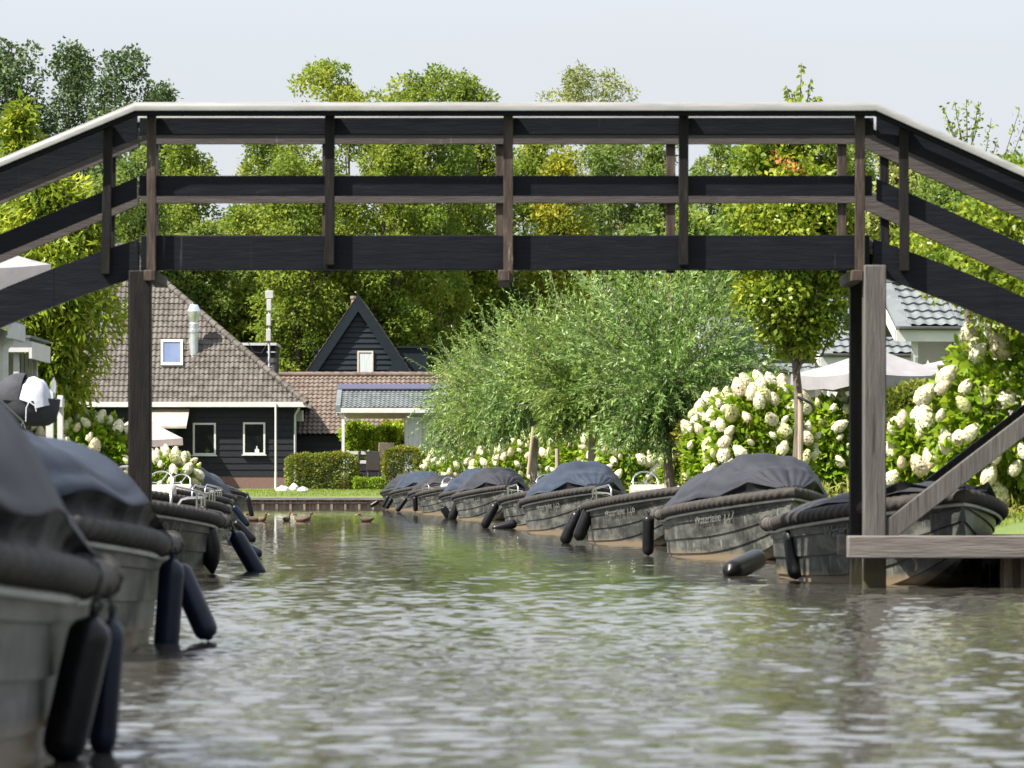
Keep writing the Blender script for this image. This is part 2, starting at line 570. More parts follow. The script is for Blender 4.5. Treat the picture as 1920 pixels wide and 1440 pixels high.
def leaves_mesh(name, pos, axis, L, W, tint, m, rng, fold=.08, nrm=None):
    n = len(pos)
    axis = unit(axis)
    if nrm is None:
        nrm = rng.normal(size=(n, 3))
    side = unit(np.cross(axis, nrm))
    up = np.cross(side, axis)
    L = np.broadcast_to(L, (n,))[:, None]
    W = np.broadcast_to(W, (n,))[:, None]
    v = np.empty((n, 4, 3))
    v[:, 0] = pos
    v[:, 1] = pos + axis * L * .45 + side * W * .5 + up * L * fold
    v[:, 2] = pos + axis * L
    v[:, 3] = pos + axis * L * .45 - side * W * .5 + up * L * fold
    me = bpy.data.meshes.new(name)
    me.vertices.add(n * 4)
    me.vertices.foreach_set('co', v.reshape(-1))
    me.loops.add(n * 4)
    me.loops.foreach_set('vertex_index', np.arange(n * 4))
    me.polygons.add(n)
    me.polygons.foreach_set('loop_start', np.arange(n) * 4)
    me.materials.append(m)
    at = me.attributes.new('tint', 'FLOAT', 'FACE')
    at.data.foreach_set('value', np.clip(tint, 0, 1).astype(np.float32))
    me.update()
    me.validate()
    return me


def clump_leaves(rng, cl, n, up=.25, shell=.55):
    """n leaf positions spread over the clumps cl (cx,cy,cz,r,tint)"""
    cl = np.asarray(cl)
    wt = cl[:, 3] ** 2
    idx = rng.choice(len(cl), n, p=wt / wt.sum())
    d = unit(rng.normal(size=(n, 3)) + np.array([0, 0, up]))
    rad = cl[idx, 3] * (shell + (1 - shell) * rng.random(n) ** .6) * (1 + .16 * rng.normal(size=n))
    pos = cl[idx, :3] + d * rad[:, None] * np.array([1, 1, .8])
    tint = cl[idx, 4] + .20 * rng.normal(size=n)
    return pos, d, tint


SHAPES = {
    'round': lambda t: math.sin(PI * min(1, max(0, .08 + .86 * t))) ** .6,
    'oval': lambda t: math.sin(PI * (t * .90 + .07)) ** .75,
    'column': lambda t: min(1, 4 * t + .35) * min(1, (1 - t) * 2.2 + .34),
    'spire': lambda t: min(1, 5 * t + .3) * (1 - t) ** .75 + .05,
    'broad': lambda t: min(1, .55 + t * 1.2) * (1 - max(0, (t - .55) / .45) ** 2.2 * .55),
}


def tree(name, label, base, height, R, crown0, shape, mtl, seed, ncl=60, cr=.8, nl=9000, L=.24, W=.13, trunk=.2, group='trees', bark='bark',
         ry=1.0, lean=0, top=None, cat='tree', limbs=10, droop=.0):
    rng = np.random.default_rng(seed)
    base = Vector(base)
    root = thing(name, label, cat, base, 0, group)
    z0 = height * crown0
    ch = height - z0
    cl = []
    f = SHAPES[shape]
    for i in range(ncl):
        t = (i + rng.random()) / ncl
        t = t ** .9
        a = rng.random() * 2 * PI
        rr = f(t) * max(R - cr * .6, .1) * math.sqrt(rng.random()) ** .7
        r = cr * (.6 + .75 * rng.random()) * (.55 + .45 * f(t))
        cl.append((rr * math.cos(a) + lean * t, rr * math.sin(a) * ry, z0 + ch * t * (1 - .25 * cr / ch) + .1 * cr, r, .42 + .22 * rng.normal()))
    pos, d, tint = clump_leaves(rng, cl, nl)
    axis = d * .6 + rng.normal(size=(nl, 3)) * .7 + np.array([0, 0, -.25 - droop])
    me = leaves_mesh('crown', pos, axis, L * (.7 + .6 * rng.random(nl)), W * (.7 + .6 * rng.random(nl)), tint, mtl, rng)
    link('crown', me, root)
    b = MB()
    k = 9
    pts = [(lean * (i / k) * .6 + .04 * height * .15 * math.sin(i * 1.3 + seed), .03 * height * .1 * math.cos(i * 1.7 + seed), height * .86 * i / k - (.15 if i == 0 else 0)) for i in range(k + 1)]
    b.tube(pts, [trunk * (1.25 if i == 0 else 1) * (1 - .9 * i / k) for i in range(k + 1)], 9)
    pick = rng.choice(len(cl), min(limbs, len(cl)), replace=False)
    for i in pick:
        c = Vector(cl[i][:3])
        zb = max(z0 * .8, min(c.z * .72, height * .7))
        s_ = Vector((lean * zb / height * .6, 0, zb))
        md = (s_ + c) / 2 + Vector((rng.normal() * .1 * R, rng.normal() * .1 * R, -.06 * ch))
        q = [s_, s_.lerp(md, .5) + Vector((0, 0, .02 * ch)), md, md.lerp(c, .6), c]
        r0 = trunk * .42 * (1 - .5 * zb / height)
        b.tube(q, [r0, r0 * .8, r0 * .6, r0 * .42, r0 * .2], 6)
    b.build('trunk', M[bark], root, world=False, smooth=60)
    return root

# ---------------------------------------------------------------- canal, ground, water
YQ = 161.5


def left(Y):
    return -5.25 - .055 * (min(Y, YQ) - 46)


def right(Y):
    return 4.70 - .066 * (min(Y, YQ) - 42)


def ground_mat():
    m, t, b = newmat('lawn')
    tc = t.nodes.new('ShaderNodeTexCoord')
    n = t.nodes.new('ShaderNodeTexNoise')
    n.inputs['Scale'].default_value = .9
    n.inputs['Detail'].default_value = 9
    n2 = t.nodes.new('ShaderNodeTexNoise')
    n2.inputs['Scale'].default_value = 22
    n2.inputs['Detail'].default_value = 5
    for k in (n, n2):
        t.links.new(tc.outputs['Object'], k.inputs['Vector'])
    r = ramp(t, [(.3, (.055, .095, .015)), (.55, (.095, .132, .025)), (.75, (.15, .15, .05))])
    ad = t.nodes.new('ShaderNodeMath')
    ad.operation = 'MULTIPLY_ADD'
    ad.inputs[1].default_value = .5
    t.links.new(n2.outputs['Fac'], ad.inputs[0])
    sc = t.nodes.new('ShaderNodeMath')
    sc.operation = 'MULTIPLY'
    sc.inputs[1].default_value = .5
    t.links.new(n.outputs['Fac'], sc.inputs[0])
    t.links.new(sc.outputs[0], ad.inputs[2])
    t.links.new(ad.outputs[0], r.inputs[0])
    t.links.new(r.outputs[0], b.inputs['Base Color'])
    b.inputs['Roughness'].default_value = .9
    bp = t.nodes.new('ShaderNodeBump')
    bp.inputs['Strength'].default_value = .8
    bp.inputs['Distance'].default_value = .05
    t.links.new(n2.outputs['Fac'], bp.inputs['Height'])
    t.links.new(bp.outputs[0], b.inputs['Normal'])
    return m


M['lawn'] = ground_mat()
rows = [-300, -60, -20, 0] + [12 + 6.5 * i for i in range(23)] + [YQ, YQ + 1.6, 168, 175, 200, 260, 500, 3000]
g = MB()
gv = []
for Y in rows:
    l, r = left(Y), right(Y)
    zs = [.7, .7, .72, .68, .40, .40, .68, .72, .7, .7] if Y <= YQ else [.7] * 4 + [.62 if Y < 165 else .7] * 2 + [.7] * 4
    if Y == YQ:
        zs = [.7, .7, .72, .6, .40, .40, .6, .72, .7, .7]
    xs = [-1500, -80, l - 6, l - 1.6, l, r, r + 1.6, r + 6, 80, 1500]
    gv.append([(x, Y, z) for x, z in zip(xs, zs)])
nc = 10
g.v = [v for r_ in gv for v in r_]
for i in range(len(rows) - 1):
    for j in range(nc - 1):
        if j == 4 and rows[i] < YQ:
            continue
        g.f.append((i * nc + j, i * nc + j + 1, (i + 1) * nc + j + 1, (i + 1) * nc + j))
        g.m.append(0)
tag(g.build('ground', M['lawn'], smooth=60), kind='structure')

# water: a real rippled surface
rng = np.random.default_rng(5)
ys = [-60., -30., -12., 0., 6., 9.]
y = 10.5
while y < YQ + .3:
    ys.append(y)
    y += max(.028, .00115 * y)
ys = np.array(ys)
nx = 250
uu = np.linspace(0, 1, nx)
lx = np.array([left(v) for v in ys]) - .05
rx = np.array([right(v) for v in ys]) + .05
XX = lx[:, None] + (rx - lx)[:, None] * uu[None, :]
YY = np.repeat(ys[:, None], nx, 1)
ZZ = np.zeros_like(XX)
for k in range(110):
    lam = .075 * (.46 / .075) ** rng.random()
    th = rng.normal() * .75 + PI / 2 + .15
    amp = .0026 * (lam / .6) ** .85 / math.sqrt(12)
    kx, ky = 2 * PI / lam * math.cos(th), 2 * PI / lam * math.sin(th)
    ph = rng.random() * 6.28
    wob = 1 + .5 * np.sin(XX * rng.normal() * .35 + YY * rng.normal() * .22 + ph)
    fade = np.clip(lam / (2.6 * np.maximum(.028, .00115 * YY)) - .3, 0, 1)
    ZZ += amp * wob * fade * np.sin(kx * XX + ky * YY + ph)
calm = np.interp(YY, [10, 22, 42, 70, 110, 162], [1.3, 1.25, .80, .38, .26, .22])
ZZ *= calm
ZZ[:5] = 0
ny = len(ys)
me = bpy.data.meshes.new('water')
co = np.stack([XX, YY, ZZ], -1).reshape(-1, 3)
me.vertices.add(ny * nx)
me.vertices.foreach_set('co', co.reshape(-1))
ii = (np.arange(ny - 1)[:, None] * nx + np.arange(nx - 1)[None, :]).reshape(-1)
q = np.stack([ii, ii + 1, ii + 1 + nx, ii + nx], -1)
me.loops.add(len(q) * 4)
me.loops.foreach_set('vertex_index', q.reshape(-1))
me.polygons.add(len(q))
me.polygons.foreach_set('loop_start', np.arange(len(q)) * 4)
me.polygons.foreach_set('use_smooth', np.ones(len(q), bool))
me.update()
m, t, b = newmat('canal_water')
b.inputs['Base Color'].default_value = (.044, .042, .034, 1)
b.inputs['Roughness'].default_value = .03
b.inputs['IOR'].default_value = 1.48
tc = t.nodes.new('ShaderNodeTexCoord')
mp = t.nodes.new('ShaderNodeMapping')
mp.inputs['Scale'].default_value = (1.0, 1.6, 1)
n = t.nodes.new('ShaderNodeTexNoise')
n.inputs['Scale'].default_value = 7
n.inputs['Detail'].default_value = 5
n.inputs['Roughness'].default_value = .6
bp = t.nodes.new('ShaderNodeBump')
bp.inputs['Distance'].default_value = .02
sp = t.nodes.new('ShaderNodeSeparateXYZ')
mr = t.nodes.new('ShaderNodeMapRange')          # the sheltered far water is calmer
mr.inputs['From Min'].default_value = 20
mr.inputs['From Max'].default_value = 75
mr.inputs['To Min'].default_value = .06
mr.inputs['To Max'].default_value = .03
t.links.new(tc.outputs['Object'], sp.inputs[0])
t.links.new(sp.outputs['Y'], mr.inputs['Value'])
t.links.new(mr.outputs[0], bp.inputs['Strength'])
t.links.new(tc.outputs['Object'], mp.inputs[0])
t.links.new(mp.outputs[0], n.inputs['Vector'])
t.links.new(n.outputs['Fac'], bp.inputs['Height'])
t.links.new(bp.outputs[0], b.inputs['Normal'])
me.materials.append(m)
wo = bpy.data.objects.new('water', me)
COL.objects.link(wo)
tag(wo, kind='structure')


def quay(name, label, p, q, top, outward):
    """timber sheet-pile wall from p to q; outward = unit vector towards the water"""
    p, q = Vector((*p, 0)), Vector((*q, 0))
    root = thing(name, label, 'quay wall', p)
    d = (q - p)
    L = d.length
    d.normalize()
    o = Vector((*outward, 0))
    a = MB()
    a.beam(p + Vector((0, 0, (top - .1 - .9) / 2)) - o * .03, q + Vector((0, 0, (top - .1 - .9) / 2)) - o * .03, .05, top - .1 + .9)
    s_ = 0
    while s_ < L:
        c = p + d * s_ + o * .03
        a.beam(c + Vector((0, 0, -.8)), c + Vector((0, 0, top - .10)), .09, .07, up=o)
        s_ += .52
    a.beam(p + o * .05 + Vector((0, 0, .19)), q + o * .05 + Vector((0, 0, .19)), .05, .06)
    a.build('sheet_wall', M['pile_wood'], root)
    c = MB()
    s_ = 0
    while s_ < L:
        e = min(L, s_ + 3.4)
        c.beam(p + d * s_ + Vector((0, 0, top - .05)), p + d * (e - .012) + Vector((0, 0, top - .05)), .26, .10)
        s_ = e
    c.build('cap_beam', M['quay_wood'], root, bevel=.006)
    return root


quay('quay_wall', 'weathered timber quay wall with ribbed piles across the far end of the canal', (left(YQ) + .1, YQ), (right(YQ) - .1, YQ), .39, (0, -1))
quay('quay_wall', 'low timber quay wall behind the boats along the left bank', (left(-58), -58), (left(YQ), YQ), .41, (1, .055))
quay('quay_wall', 'low timber quay wall behind the boats along the right bank', (right(-58), -58), (right(YQ), YQ), .41, (-1, -.066))

# ---------------------------------------------------------------- bridge
YB = 38.6
SB = YB / F
bridge = thing('footbridge', 'black timber footbridge with a white handrail arching over the canal', 'bridge', (0, YB, 0))


def bx(px, dx=0.0):
    return (px - CX) * SB + dx


def bz(py):
    return H - (py - HY) * SB


def xz(pts, dx=0.0):
    return [(bx(a, dx), bz(b_)) for a, b_ in pts]


FX = -.075      # the far side sits slightly to the left
Y1 = YB + .09   # near boards
W = 1.02
Y2 = Y1 + W     # far boards
EL, ER = -850, 2720   # far ends of the ramps (px in the plane of the bridge)
kl = .415
kr = .447


def band(top0, h0, x0l, x0r, slack=(0, 0)):
    pass


def board(name, m, y0, y1, topc, botc, xl, xr, topl, botl, xll, topr, botr, xrr, dx=0.0, zoff=0.0):
    """three boards: left ramp, level middle, right ramp"""
    a = MB()
    a.prism(xz([(xl, botc + zoff), (xr, botc + zoff), (xr, topc + zoff), (xl, topc + zoff)], dx), y0, y1)
    a.build(name, m, bridge, bevel=.004)
    a = MB()
    a.prism(xz([(EL, botl + (xll - EL) * kl + zoff), (xll, botl + zoff), (xll, topl + zoff), (EL, topl + (xll - EL) * kl + zoff)], dx), y0, y1)
    a.build(name, m, bridge, bevel=.004)
    a = MB()
    a.prism(xz([(xrr, botr + zoff), (ER, botr + (ER - xrr) * kr + zoff), (ER, topr + (ER - xrr) * kr + zoff), (xrr, topr + zoff)], dx), y0, y1)
    a.build(name, m, bridge, bevel=.004)


board('upper_board', M['black_wood'], Y1, Y1 + .04, 219, 252, 260, 1640, 214, 257, 256, 217, 256, 1645)
board('middle_board', M['black_wood'], Y1, Y1 + .04, 328, 366, 259, 1637, 331, 370, 255, 333, 374, 1645)
board('upper_board', M['inner_board'], Y2, Y2 + .04, 219, 252, 260, 1640, 214, 257, 256, 217, 256, 1645, FX)
board('middle_board', M['inner_board'], Y2, Y2 + .04, 328, 366, 259, 1637, 331, 370, 255, 333, 374, 1645, FX)
for y0, dx, hb in ((Y1, 0, 505), (Y2 - .06, FX, 478)):
    a = MB()
    a.prism(xz([(262, hb), (1632, hb), (1632, 440), (262, 440)], dx), y0, y0 + .12)
    a.build('girder', M['black_wood'], bridge, bevel=.006)
    for sgn, x0, e, k in ((-1, 257, EL, .40), (1, 1640, ER, .415)):
        a = MB()
        n_ = 14
        tp, bt = [], []
        for i in range(n_ + 1):
            u = i / n_
            xx = x0 + (e - x0) * u
            dd = abs(xx - x0)
            sag = -9 * math.sin(min(1, dd / 420) * PI)
            tp.append((xx, 447 + dd * k + sag))
            bt.append((xx, (516 if sgn < 0 else 512) + dd * k + sag * .8 - (505 - hb) * .9))
        for i in range(n_):
            a.prism(xz([bt[i], bt[i + 1], tp[i + 1], tp[i]] if sgn > 0 else [bt[i + 1], bt[i], tp[i], tp[i + 1]], dx), y0 + (.002 if i % 2 else 0), y0 + .12 - (.002 if i % 2 else 0))
        a.build('ramp_girder', M['black_wood'], bridge, smooth=0)
# hand rails: white cap on a dark rail
for y0, dx in ((YB - .17, 0), (Y2 - .06, FX)):
    hp = xz([(EL, 201 + (256 - EL) * kl), (256, 201), (1640, 201), (ER, 201 + (ER - 1640) * kr)], dx)
    prof = [(-.085, -.044), (.085, -.044), (.085, -.008), (.07, .020), (.035, .035), (-.035, .035), (-.07, .020), (-.085, -.008)]
    a = MB()
    rows_ = []
    for x_, z_ in hp:
        rows_.append([(x_, y0 + .085 + c, z_ + d_) for c, d_ in prof + prof[:1]])
    a.grid(rows_)
    a.build('handrail', M['rail_paint'], bridge, smooth=50)
    a = MB()
    for (xa, za), (xb, zb) in zip(hp, hp[1:]):
        a.prism([(xa, za - .083), (xb, zb - .083), (xb, zb - .045), (xa, za - .045)], y0 + .05, y0 + .17)
    a.build('rail_batten', M['black_wood'], bridge, smooth=0)
# posts
for i, (xa, xb, yt, yb_, brown) in enumerate([(275, 292, 206, 531, 1), (609, 627, 206, 497, 0), (944, 962, 206, 527, 1), (1273, 1291, 206, 497, 0), (1604, 1622, 206, 522, 1)]):
    a = MB()
    a.prism(xz([(xa, yb_), (xb, yb_), (xb, yt), (xa, yt)]), YB, YB + .085)
    a.build('post', M['brown_post' if brown else 'black_post'], bridge, bevel=.006)
    a = MB()
    a.prism(xz([(xa, 500), (xb, 500), (xb, yt), (xa, yt)], FX), Y2 + .045, Y2 + .13)
    a.build('post', M['brown_post'], bridge, bevel=.006)
for xa, xb, xc, xd, yt, yb_ in ((194, 211, 189, 206, 233, 514), (1686, 1703, 1688, 1706, 233, 508)):
    for y0, y1, dx, m_ in ((YB, YB + .085, 0, 'black_post'), (Y2 + .045, Y2 + .13, FX, 'black_post')):
        a = MB()
        a.prism(xz([(xc, yb_), (xd, yb_), (xb, yt), (xa, yt)], dx), y0, y1)
        a.build('post', M[m_], bridge, bevel=.006)
for px_ in (-140, 2040, -440, 2360, -740, 2640):
    k, x0, yt, yb_ = (kl, 256, 206, 505) if px_ < 900 else (kr, 1640, 206, 500)
    dd = abs(px_ - x0)
    for y0, dx in ((YB, 0), (Y2 + .045, FX)):
        a = MB()
        a.prism(xz([(px_ - 9, yb_ + dd * .41), (px_ + 9, yb_ + dd * .41), (px_ + 9, yt + dd * k), (px_ - 9, yt + dd * k)], dx), y0, y0 + .085)
        a.build('post', M['black_post'], bridge, bevel=.006)
# cross joists under the girders and the deck planks
for x0 in (281, 945, 1607):
    a = MB()
    a.box(bx(x0 - 11), bx(x0 + 11), YB - .03, Y2 + .2, bz(527), bz(506.5))
    a.build('joist', M['brown_post'], bridge, bevel=.008)
a = MB()
x_ = bx(262)
while x_ < bx(1630):
    a.box(x_, x_ + .138, Y1 + .125, Y2 - .065, bz(458), bz(447))
    x_ += .145
a.build('deck', M['quay_wood'], bridge, smooth=0)
for sgn, x0, e, k in ((-1, 255, EL, .40), (1, 1642, ER, .415)):
    a = MB()
    n_ = 44
    for i in range(n_):
        u0, u1 = i / n_, (i + .95) / n_
        xa, xb = x0 + (e - x0) * u0, x0 + (e - x0) * u1
        ya, yb_ = 452 + abs(xa - x0) * k, 452 + abs(xb - x0) * k
        a.prism(xz([(xa, ya + 9), (xb, yb_ + 9), (xb, yb_), (xa, ya)]), Y1 + .125, Y2 - .065)
    a.build('deck', M['quay_wood'], bridge, smooth=0)
# piers
a = MB()
a.box(bx(241), bx(282), YB + .0, YB + .2, -.8, bz(506.5))
a.build('pier', M['black_post'], bridge, bevel=.012)
a = MB()
a.box(bx(243) * (Y2 + .2) / YB, bx(274) * (Y2 + .2) / YB, Y2 + .02, Y2 + .2, -.8, bz(500))
a.build('pier', M['black_post'], bridge, bevel=.012)
a = MB()
a.box(bx(1619), bx(1661), YB - .05, YB + .16, -.8, bz(497))
a.build('pier', M['grey_post'], bridge, bevel=.014)
a = MB()
a.box(bx(1613), bx(1651), Y2 + .02, Y2 + .2, -.8, bz(500))
a.build('pier', M['black_post'], bridge, bevel=.012)
# diagonal braces on the right
for y0, y1, m_ in ((YB - .03, YB + .10, 'grey_post'), (Y2 + .03, Y2 + .13, 'black_post')):
    a = MB()
    a.prism(xz([(1662, 1008), (1684, 1004), (2230, 576), (2230, 538), (1662, 975)]), y0, y1)
    a.build('brace', M[m_], bridge, bevel=.006)
a = MB()
a.prism(xz([(240, 1006), (200, 1000), (-330, 578), (-330, 536), (240, 968)]), Y2 + .03, Y2 + .13)
a.build('brace', M['black_post'], bridge, bevel=.006)
# low landing jetty at the foot of the right pier
jet = thing('jetty', 'low grey timber landing beam and planks at the foot of the right bridge post', 'jetty', (bx(1600), YB, 0))
a = MB()
a.box(bx(1586), bx(2150), YB - .26, YB - .055, bz(1046), bz(1004))
a.build('edge_beam', M['grey_wood'], jet, bevel=.012)
a = MB()
a.box(bx(1592), bx(2150), Y2 + .21, Y2 + .38, bz(1046), bz(1006))
a.build('edge_beam', M['grey_wood'], jet, bevel=.012)
a = MB()
x_ = bx(1668)
while x_ < bx(2150):
    a.box(x_, x_ + .155, YB - .05, Y2 + .2, bz(1014), bz(1005))
    x_ += .165
a.build('planks', M['grey_wood'], jet, smooth=0)
a = MB()
x_ = bx(1888)
while x_ < bx(2150):
    a.box(x_, x_ + .085, YB + .25, YB + .33, -.8, bz(1014.5))
    x_ += .155
a.box(bx(1884), bx(2150), YB + .335, YB + .37, -.8, bz(1014.5))
a.build('sheet_wall', M['pile_wood'], jet, bevel=.006)
a = MB()
a.tube([(bx(1711), YB - .04, bz(1046)), (bx(1716), YB - .05, bz(1052)), (bx(1718), YB - .05, bz(1061)), (bx(1715), YB - .05, bz(1070))], .008, 6)
a.build('rope_end', M['stake'], jet)

# ---------------------------------------------------------------- boats
BL = 4.6


def hb(x):
    x = max(0.0, min(BL, x))
    if x < .5:
        return .80 * (.60 + .40 * math.sqrt(max(0, 1 - (1 - x / .5) ** 2)))
    if x < 1.9:
        u = (x - .5) / 1.4
        return .80 + .15 * (3 * u * u - 2 * u ** 3)
    return .95 * max(0.0, 1 - ((x - 1.9) / 2.7) ** 2.05) ** .94


def sheer(x):
    return .57 + .30 * (max(0, x) / BL) ** 1.9


def keel(x):
    return -.20 + (.50 * ((x - 2.6) / 2.0) ** 2.1 if x > 2.6 else 0)


def xs_(n=44):
    return [BL * (.5 - .5 * math.cos(PI * i / n)) if i < n else BL - .004 for i in range(n + 1)]


def hull_mesh():
    a = MB()
    rows_ = []
    lv = [1.0, .76, .53, .31, .10]
    for x in xs_():
        zs, zk, b_ = sheer(x), keel(x), max(hb(x), .018)
        bow = max(0, (x - 2.4) / 2.2)

        def gy(tt):
            return b_ * ((.80 + .20 * tt ** .8) * (1 - bow) + (.42 + .58 * tt) * bow)
        half = [(gy(1.0) - .05, zs + .0), (gy(1.0), zs)]
        for k in range(4):
            lo_ = lv[k + 1]
            half.append((gy(lo_) + .020, zk + (zs - zk) * lo_))
            half.append((gy(lo_) + .0, zk + (zs - zk) * lo_ - .004))
        half.append((gy(0) * .75, zk))
        half.append((0.0, zk - .03))
        rows_.append([(x, -y_, z_) for y_, z_ in half] + [(x, y_, z_) for y_, z_ in half[-2::-1]])
    a.grid(rows_, flip=True)
    n = len(rows_[0])
    a.add(rows_[0][1:-1], [tuple(range(n - 2))])
    a.add(rows_[-1][1:-1], [tuple(range(n - 3, -1, -1))])
    return a


def gun_path(x_from, side_out=.035, dz=-.035, step=.02):
    """gunwale line from the -y side at x_from round the bow to the +y side"""
    raw = []
    N_ = 260
    for i in range(N_ + 1):
        u = i / N_
        x = x_from + (BL - x_from) * math.sin(u * PI / 2)
        raw.append((x, -hb(x)))
    raw = raw + [(x, -y_) for x, y_ in raw[-2::-1]]
    return resample([Vector((x + .03 * (x / BL) ** 8, y_ + math.copysign(side_out, y_) * min(1, abs(y_) / .1), sheer(x) + dz)) for x, y_ in raw], step)


def stern_path(x_to, side_out=.035, dz=-.035, step=.03):
    raw = []
    N_ = 80
    for i in range(N_ + 1):
        u = 1 - i / N_
        x = x_to * u * u
        raw.append((x, hb(x)))
    raw = raw + [(0, .0)] + [(x, -y_) for x, y_ in raw[::-1]]
    return resample([Vector((x - (.035 if x < .1 else 0), y_ + math.copysign(side_out, y_) * min(1, abs(y_) / .3), sheer(x) + dz)) for x, y_ in raw], step)


def resample(p, step):
    d = [0]
    for a_, b_ in zip(p, p[1:]):
        d.append(d[-1] + (b_ - a_).length)
    out, k = [], 0
    n = max(2, int(d[-1] / step))
    for i in range(n + 1):
        s_ = d[-1] * i / n
        while k < len(d) - 2 and d[k + 1] < s_:
            k += 1
        f_ = (s_ - d[k]) / max(1e-9, d[k + 1] - d[k])
        out.append(p[k].lerp(p[k + 1], min(1, f_)))
    return out


def smooth01(a_, b_, x):
    u = max(0, min(1, (x - a_) / (b_ - a_)))
    return u * u * (3 - 2 * u)


def zig(x, side=False):
    """folds along the lower hem of the cover: it lifts towards the bow, or all along the side"""
    if side:
        return .17 * smooth01(.25, 1.0, x) * (1 - smooth01(2.6, 4.3, x)) * (.86 + .14 * math.sin(x * 5.2))
    return .15 * max(0, 1 - abs(x - 3.98) / .55) + .05 * max(0, 1 - abs(x - 2.9) / .9)


def cover_mesh(h, seed, pleat=1.0, peak=2.1, tail=.05, low=False, side=False):
    a = MB()
    rows_ = []
    nu, nv = 110, 46
    for i in range(nu + 1):
        x = -.09 + (4.42 + .09) * i / nu
        hh = h * (.42 * smooth01(-.1, .28, x) + .58 * smooth01(.0, 1.6, x)) * (1 - smooth01(2.9, 4.5, x)) + tail
        hh *= 1 - .10 * math.cos((x - peak) * 2.3) if not low else 1
        wd = hb(max(0, min(x, 4.42))) + .012
        if x < 0:
            wd = hb(0.02)
        zb = sheer(x) + .012 + (zig(x, side) if not low else zig(x) * .4)
        row = []
        for j in range(nv + 1):
            ph = PI * j / nv
            c, s_ = math.cos(ph), math.sin(ph)
            y_ = -wd * math.copysign(abs(c) ** .84, c)
            edge = 1 - s_
            z_ = zb + hh * (1 - abs(c) ** 2.8) * (1 - .035 * abs(math.sin(x * PI / 1.05)))
            nz = noise.noise(Vector((x * 1.3 + seed * 7, y_ * 1.3, seed)))
            nz += .5 * noise.noise(Vector((x * 3.1 + seed * 7, y_ * 3.1, seed + 4)))
            wr = math.sin(x * 9.5 + 3.2 * nz + seed * 2.1) * (.4 + .6 * noise.noise(Vector((x * 2.1, seed * 3.3, .5 * ph))))
            amp = .021 * pleat * (.35 + .65 * s_) * smooth01(0, .5, x)
            fold = abs(math.sin(x * 4.4 + seed + 1.5 * nz)) ** 8 * .024 * pleat
            z_ += (wr * amp + .018 * nz - fold) * s_
            y_ += math.copysign(1, -c) * (wr * amp * .9 + fold * .5) * abs(c) * s_ ** .5
            pl = math.sin(ph * (15 + seed % 5) + 1.6 * nz + .8 * x + seed) * .5 + .5
            pa = .042 * pleat * smooth01(1.2, 2.6, x) * (.35 + .65 * noise.noise(Vector((ph * 1.5, seed * 1.7, x * .5))) ** 2 * 3)
            z_ -= pl ** 2 * pa * (.3 + .7 * s_)
            y_ *= 1 - pl ** 2 * pa * .8
            if x < .12:
                z_ -= .05 * (1 - x / .12) * s_
            row.append((x, y_, z_))
        rows_.append(row)
    a.grid(rows_)
    # stern and bow hems hang down over the ends
    a.grid([rows_[0], [(v[0] - .03, v[1] * 1.02, sheer(0) - .03 + .015 * math.sin(k * 1.3)) for k, v in enumerate(rows_[0])]], flip=False)
    a.grid([[(v[0] + .02, v[1], sheer(4.42) - .01) for v in rows_[-1]], rows_[-1]], flip=False)
    return a


def flap_mesh(sd_, side=False):
    a = MB()
    rows_ = []
    for i in range(60):
        x = (.3 if side else 1.6) + (4.1 if side else 2.84) * i / 59
        wd = hb(x)
        zg = zig(x, side)
        zt = sheer(x) + .015 + zg
        fo = .012 * math.sin(x * 17) + .01 * math.sin(x * 31 + 1)
        top = Vector((x, sd_ * (wd + .006), zt))
        bot = Vector((x, sd_ * (wd - .005), sheer(x) - .01))
        md = (top + bot) / 2 + Vector((0, -sd_ * (.045 + fo) * min(1, zg / .06), 0))
        q1 = top.lerp(md, .5) + Vector((0, -sd_ * (.012 + fo * .6) * min(1, zg / .06), 0))
        q2 = md.lerp(bot, .5) + Vector((0, -sd_ * (.010 - fo * .6) * min(1, zg / .06), 0))
        rows_.append([top, q1, md, q2, bot])
    a.grid(rows_, flip=sd_ < 0)
    return a


def strand(i, an):
    return .90 + .24 * abs(math.cos(1.5 * an + i * .02 * PI / .12))


def lettering(txt, parent, sd_, size=.15, x0=2.78):
    cu = bpy.data.curves.new('name_lettering', 'FONT')
    cu.body = txt
    cu.size = size
    cu.shear = .35
    cu.extrude = .002
    tmp = bpy.data.objects.new('name_lettering', cu)
    COL.objects.link(tmp)
    dg = bpy.context.evaluated_depsgraph_get()
    me_ = bpy.data.meshes.new_from_object(tmp.evaluated_get(dg))
    bpy.data.objects.remove(tmp)
    wdt = max(v.co.x for v in me_.vertices)
    for v in me_.vertices:      # wrap the letters onto the side
        xx = x0 + (v.co.x if sd_ < 0 else wdt - v.co.x)
        zz = sheer(xx) - .26 + v.co.y
        tt = (zz - keel(xx)) / (sheer(xx) - keel(xx))
        bow = max(0, (xx - 2.4) / 2.2)
        tt = max(.05, min(1, tt))
        k = (tt - .76) / .24
        yy = hb(xx) * ((.80 + .20 * tt ** .8) * (1 - bow) + (.42 + .58 * tt) * bow) + .020 * (1 - max(0, min(1, k))) + .018 + v.co.z
        v.co = (xx, sd_ * yy, zz)
    me_.materials.clear()
    me_.materials.append(M['letter'])
    return link('name_lettering', me_, parent)


HULL = hull_mesh()
PROTO = {}


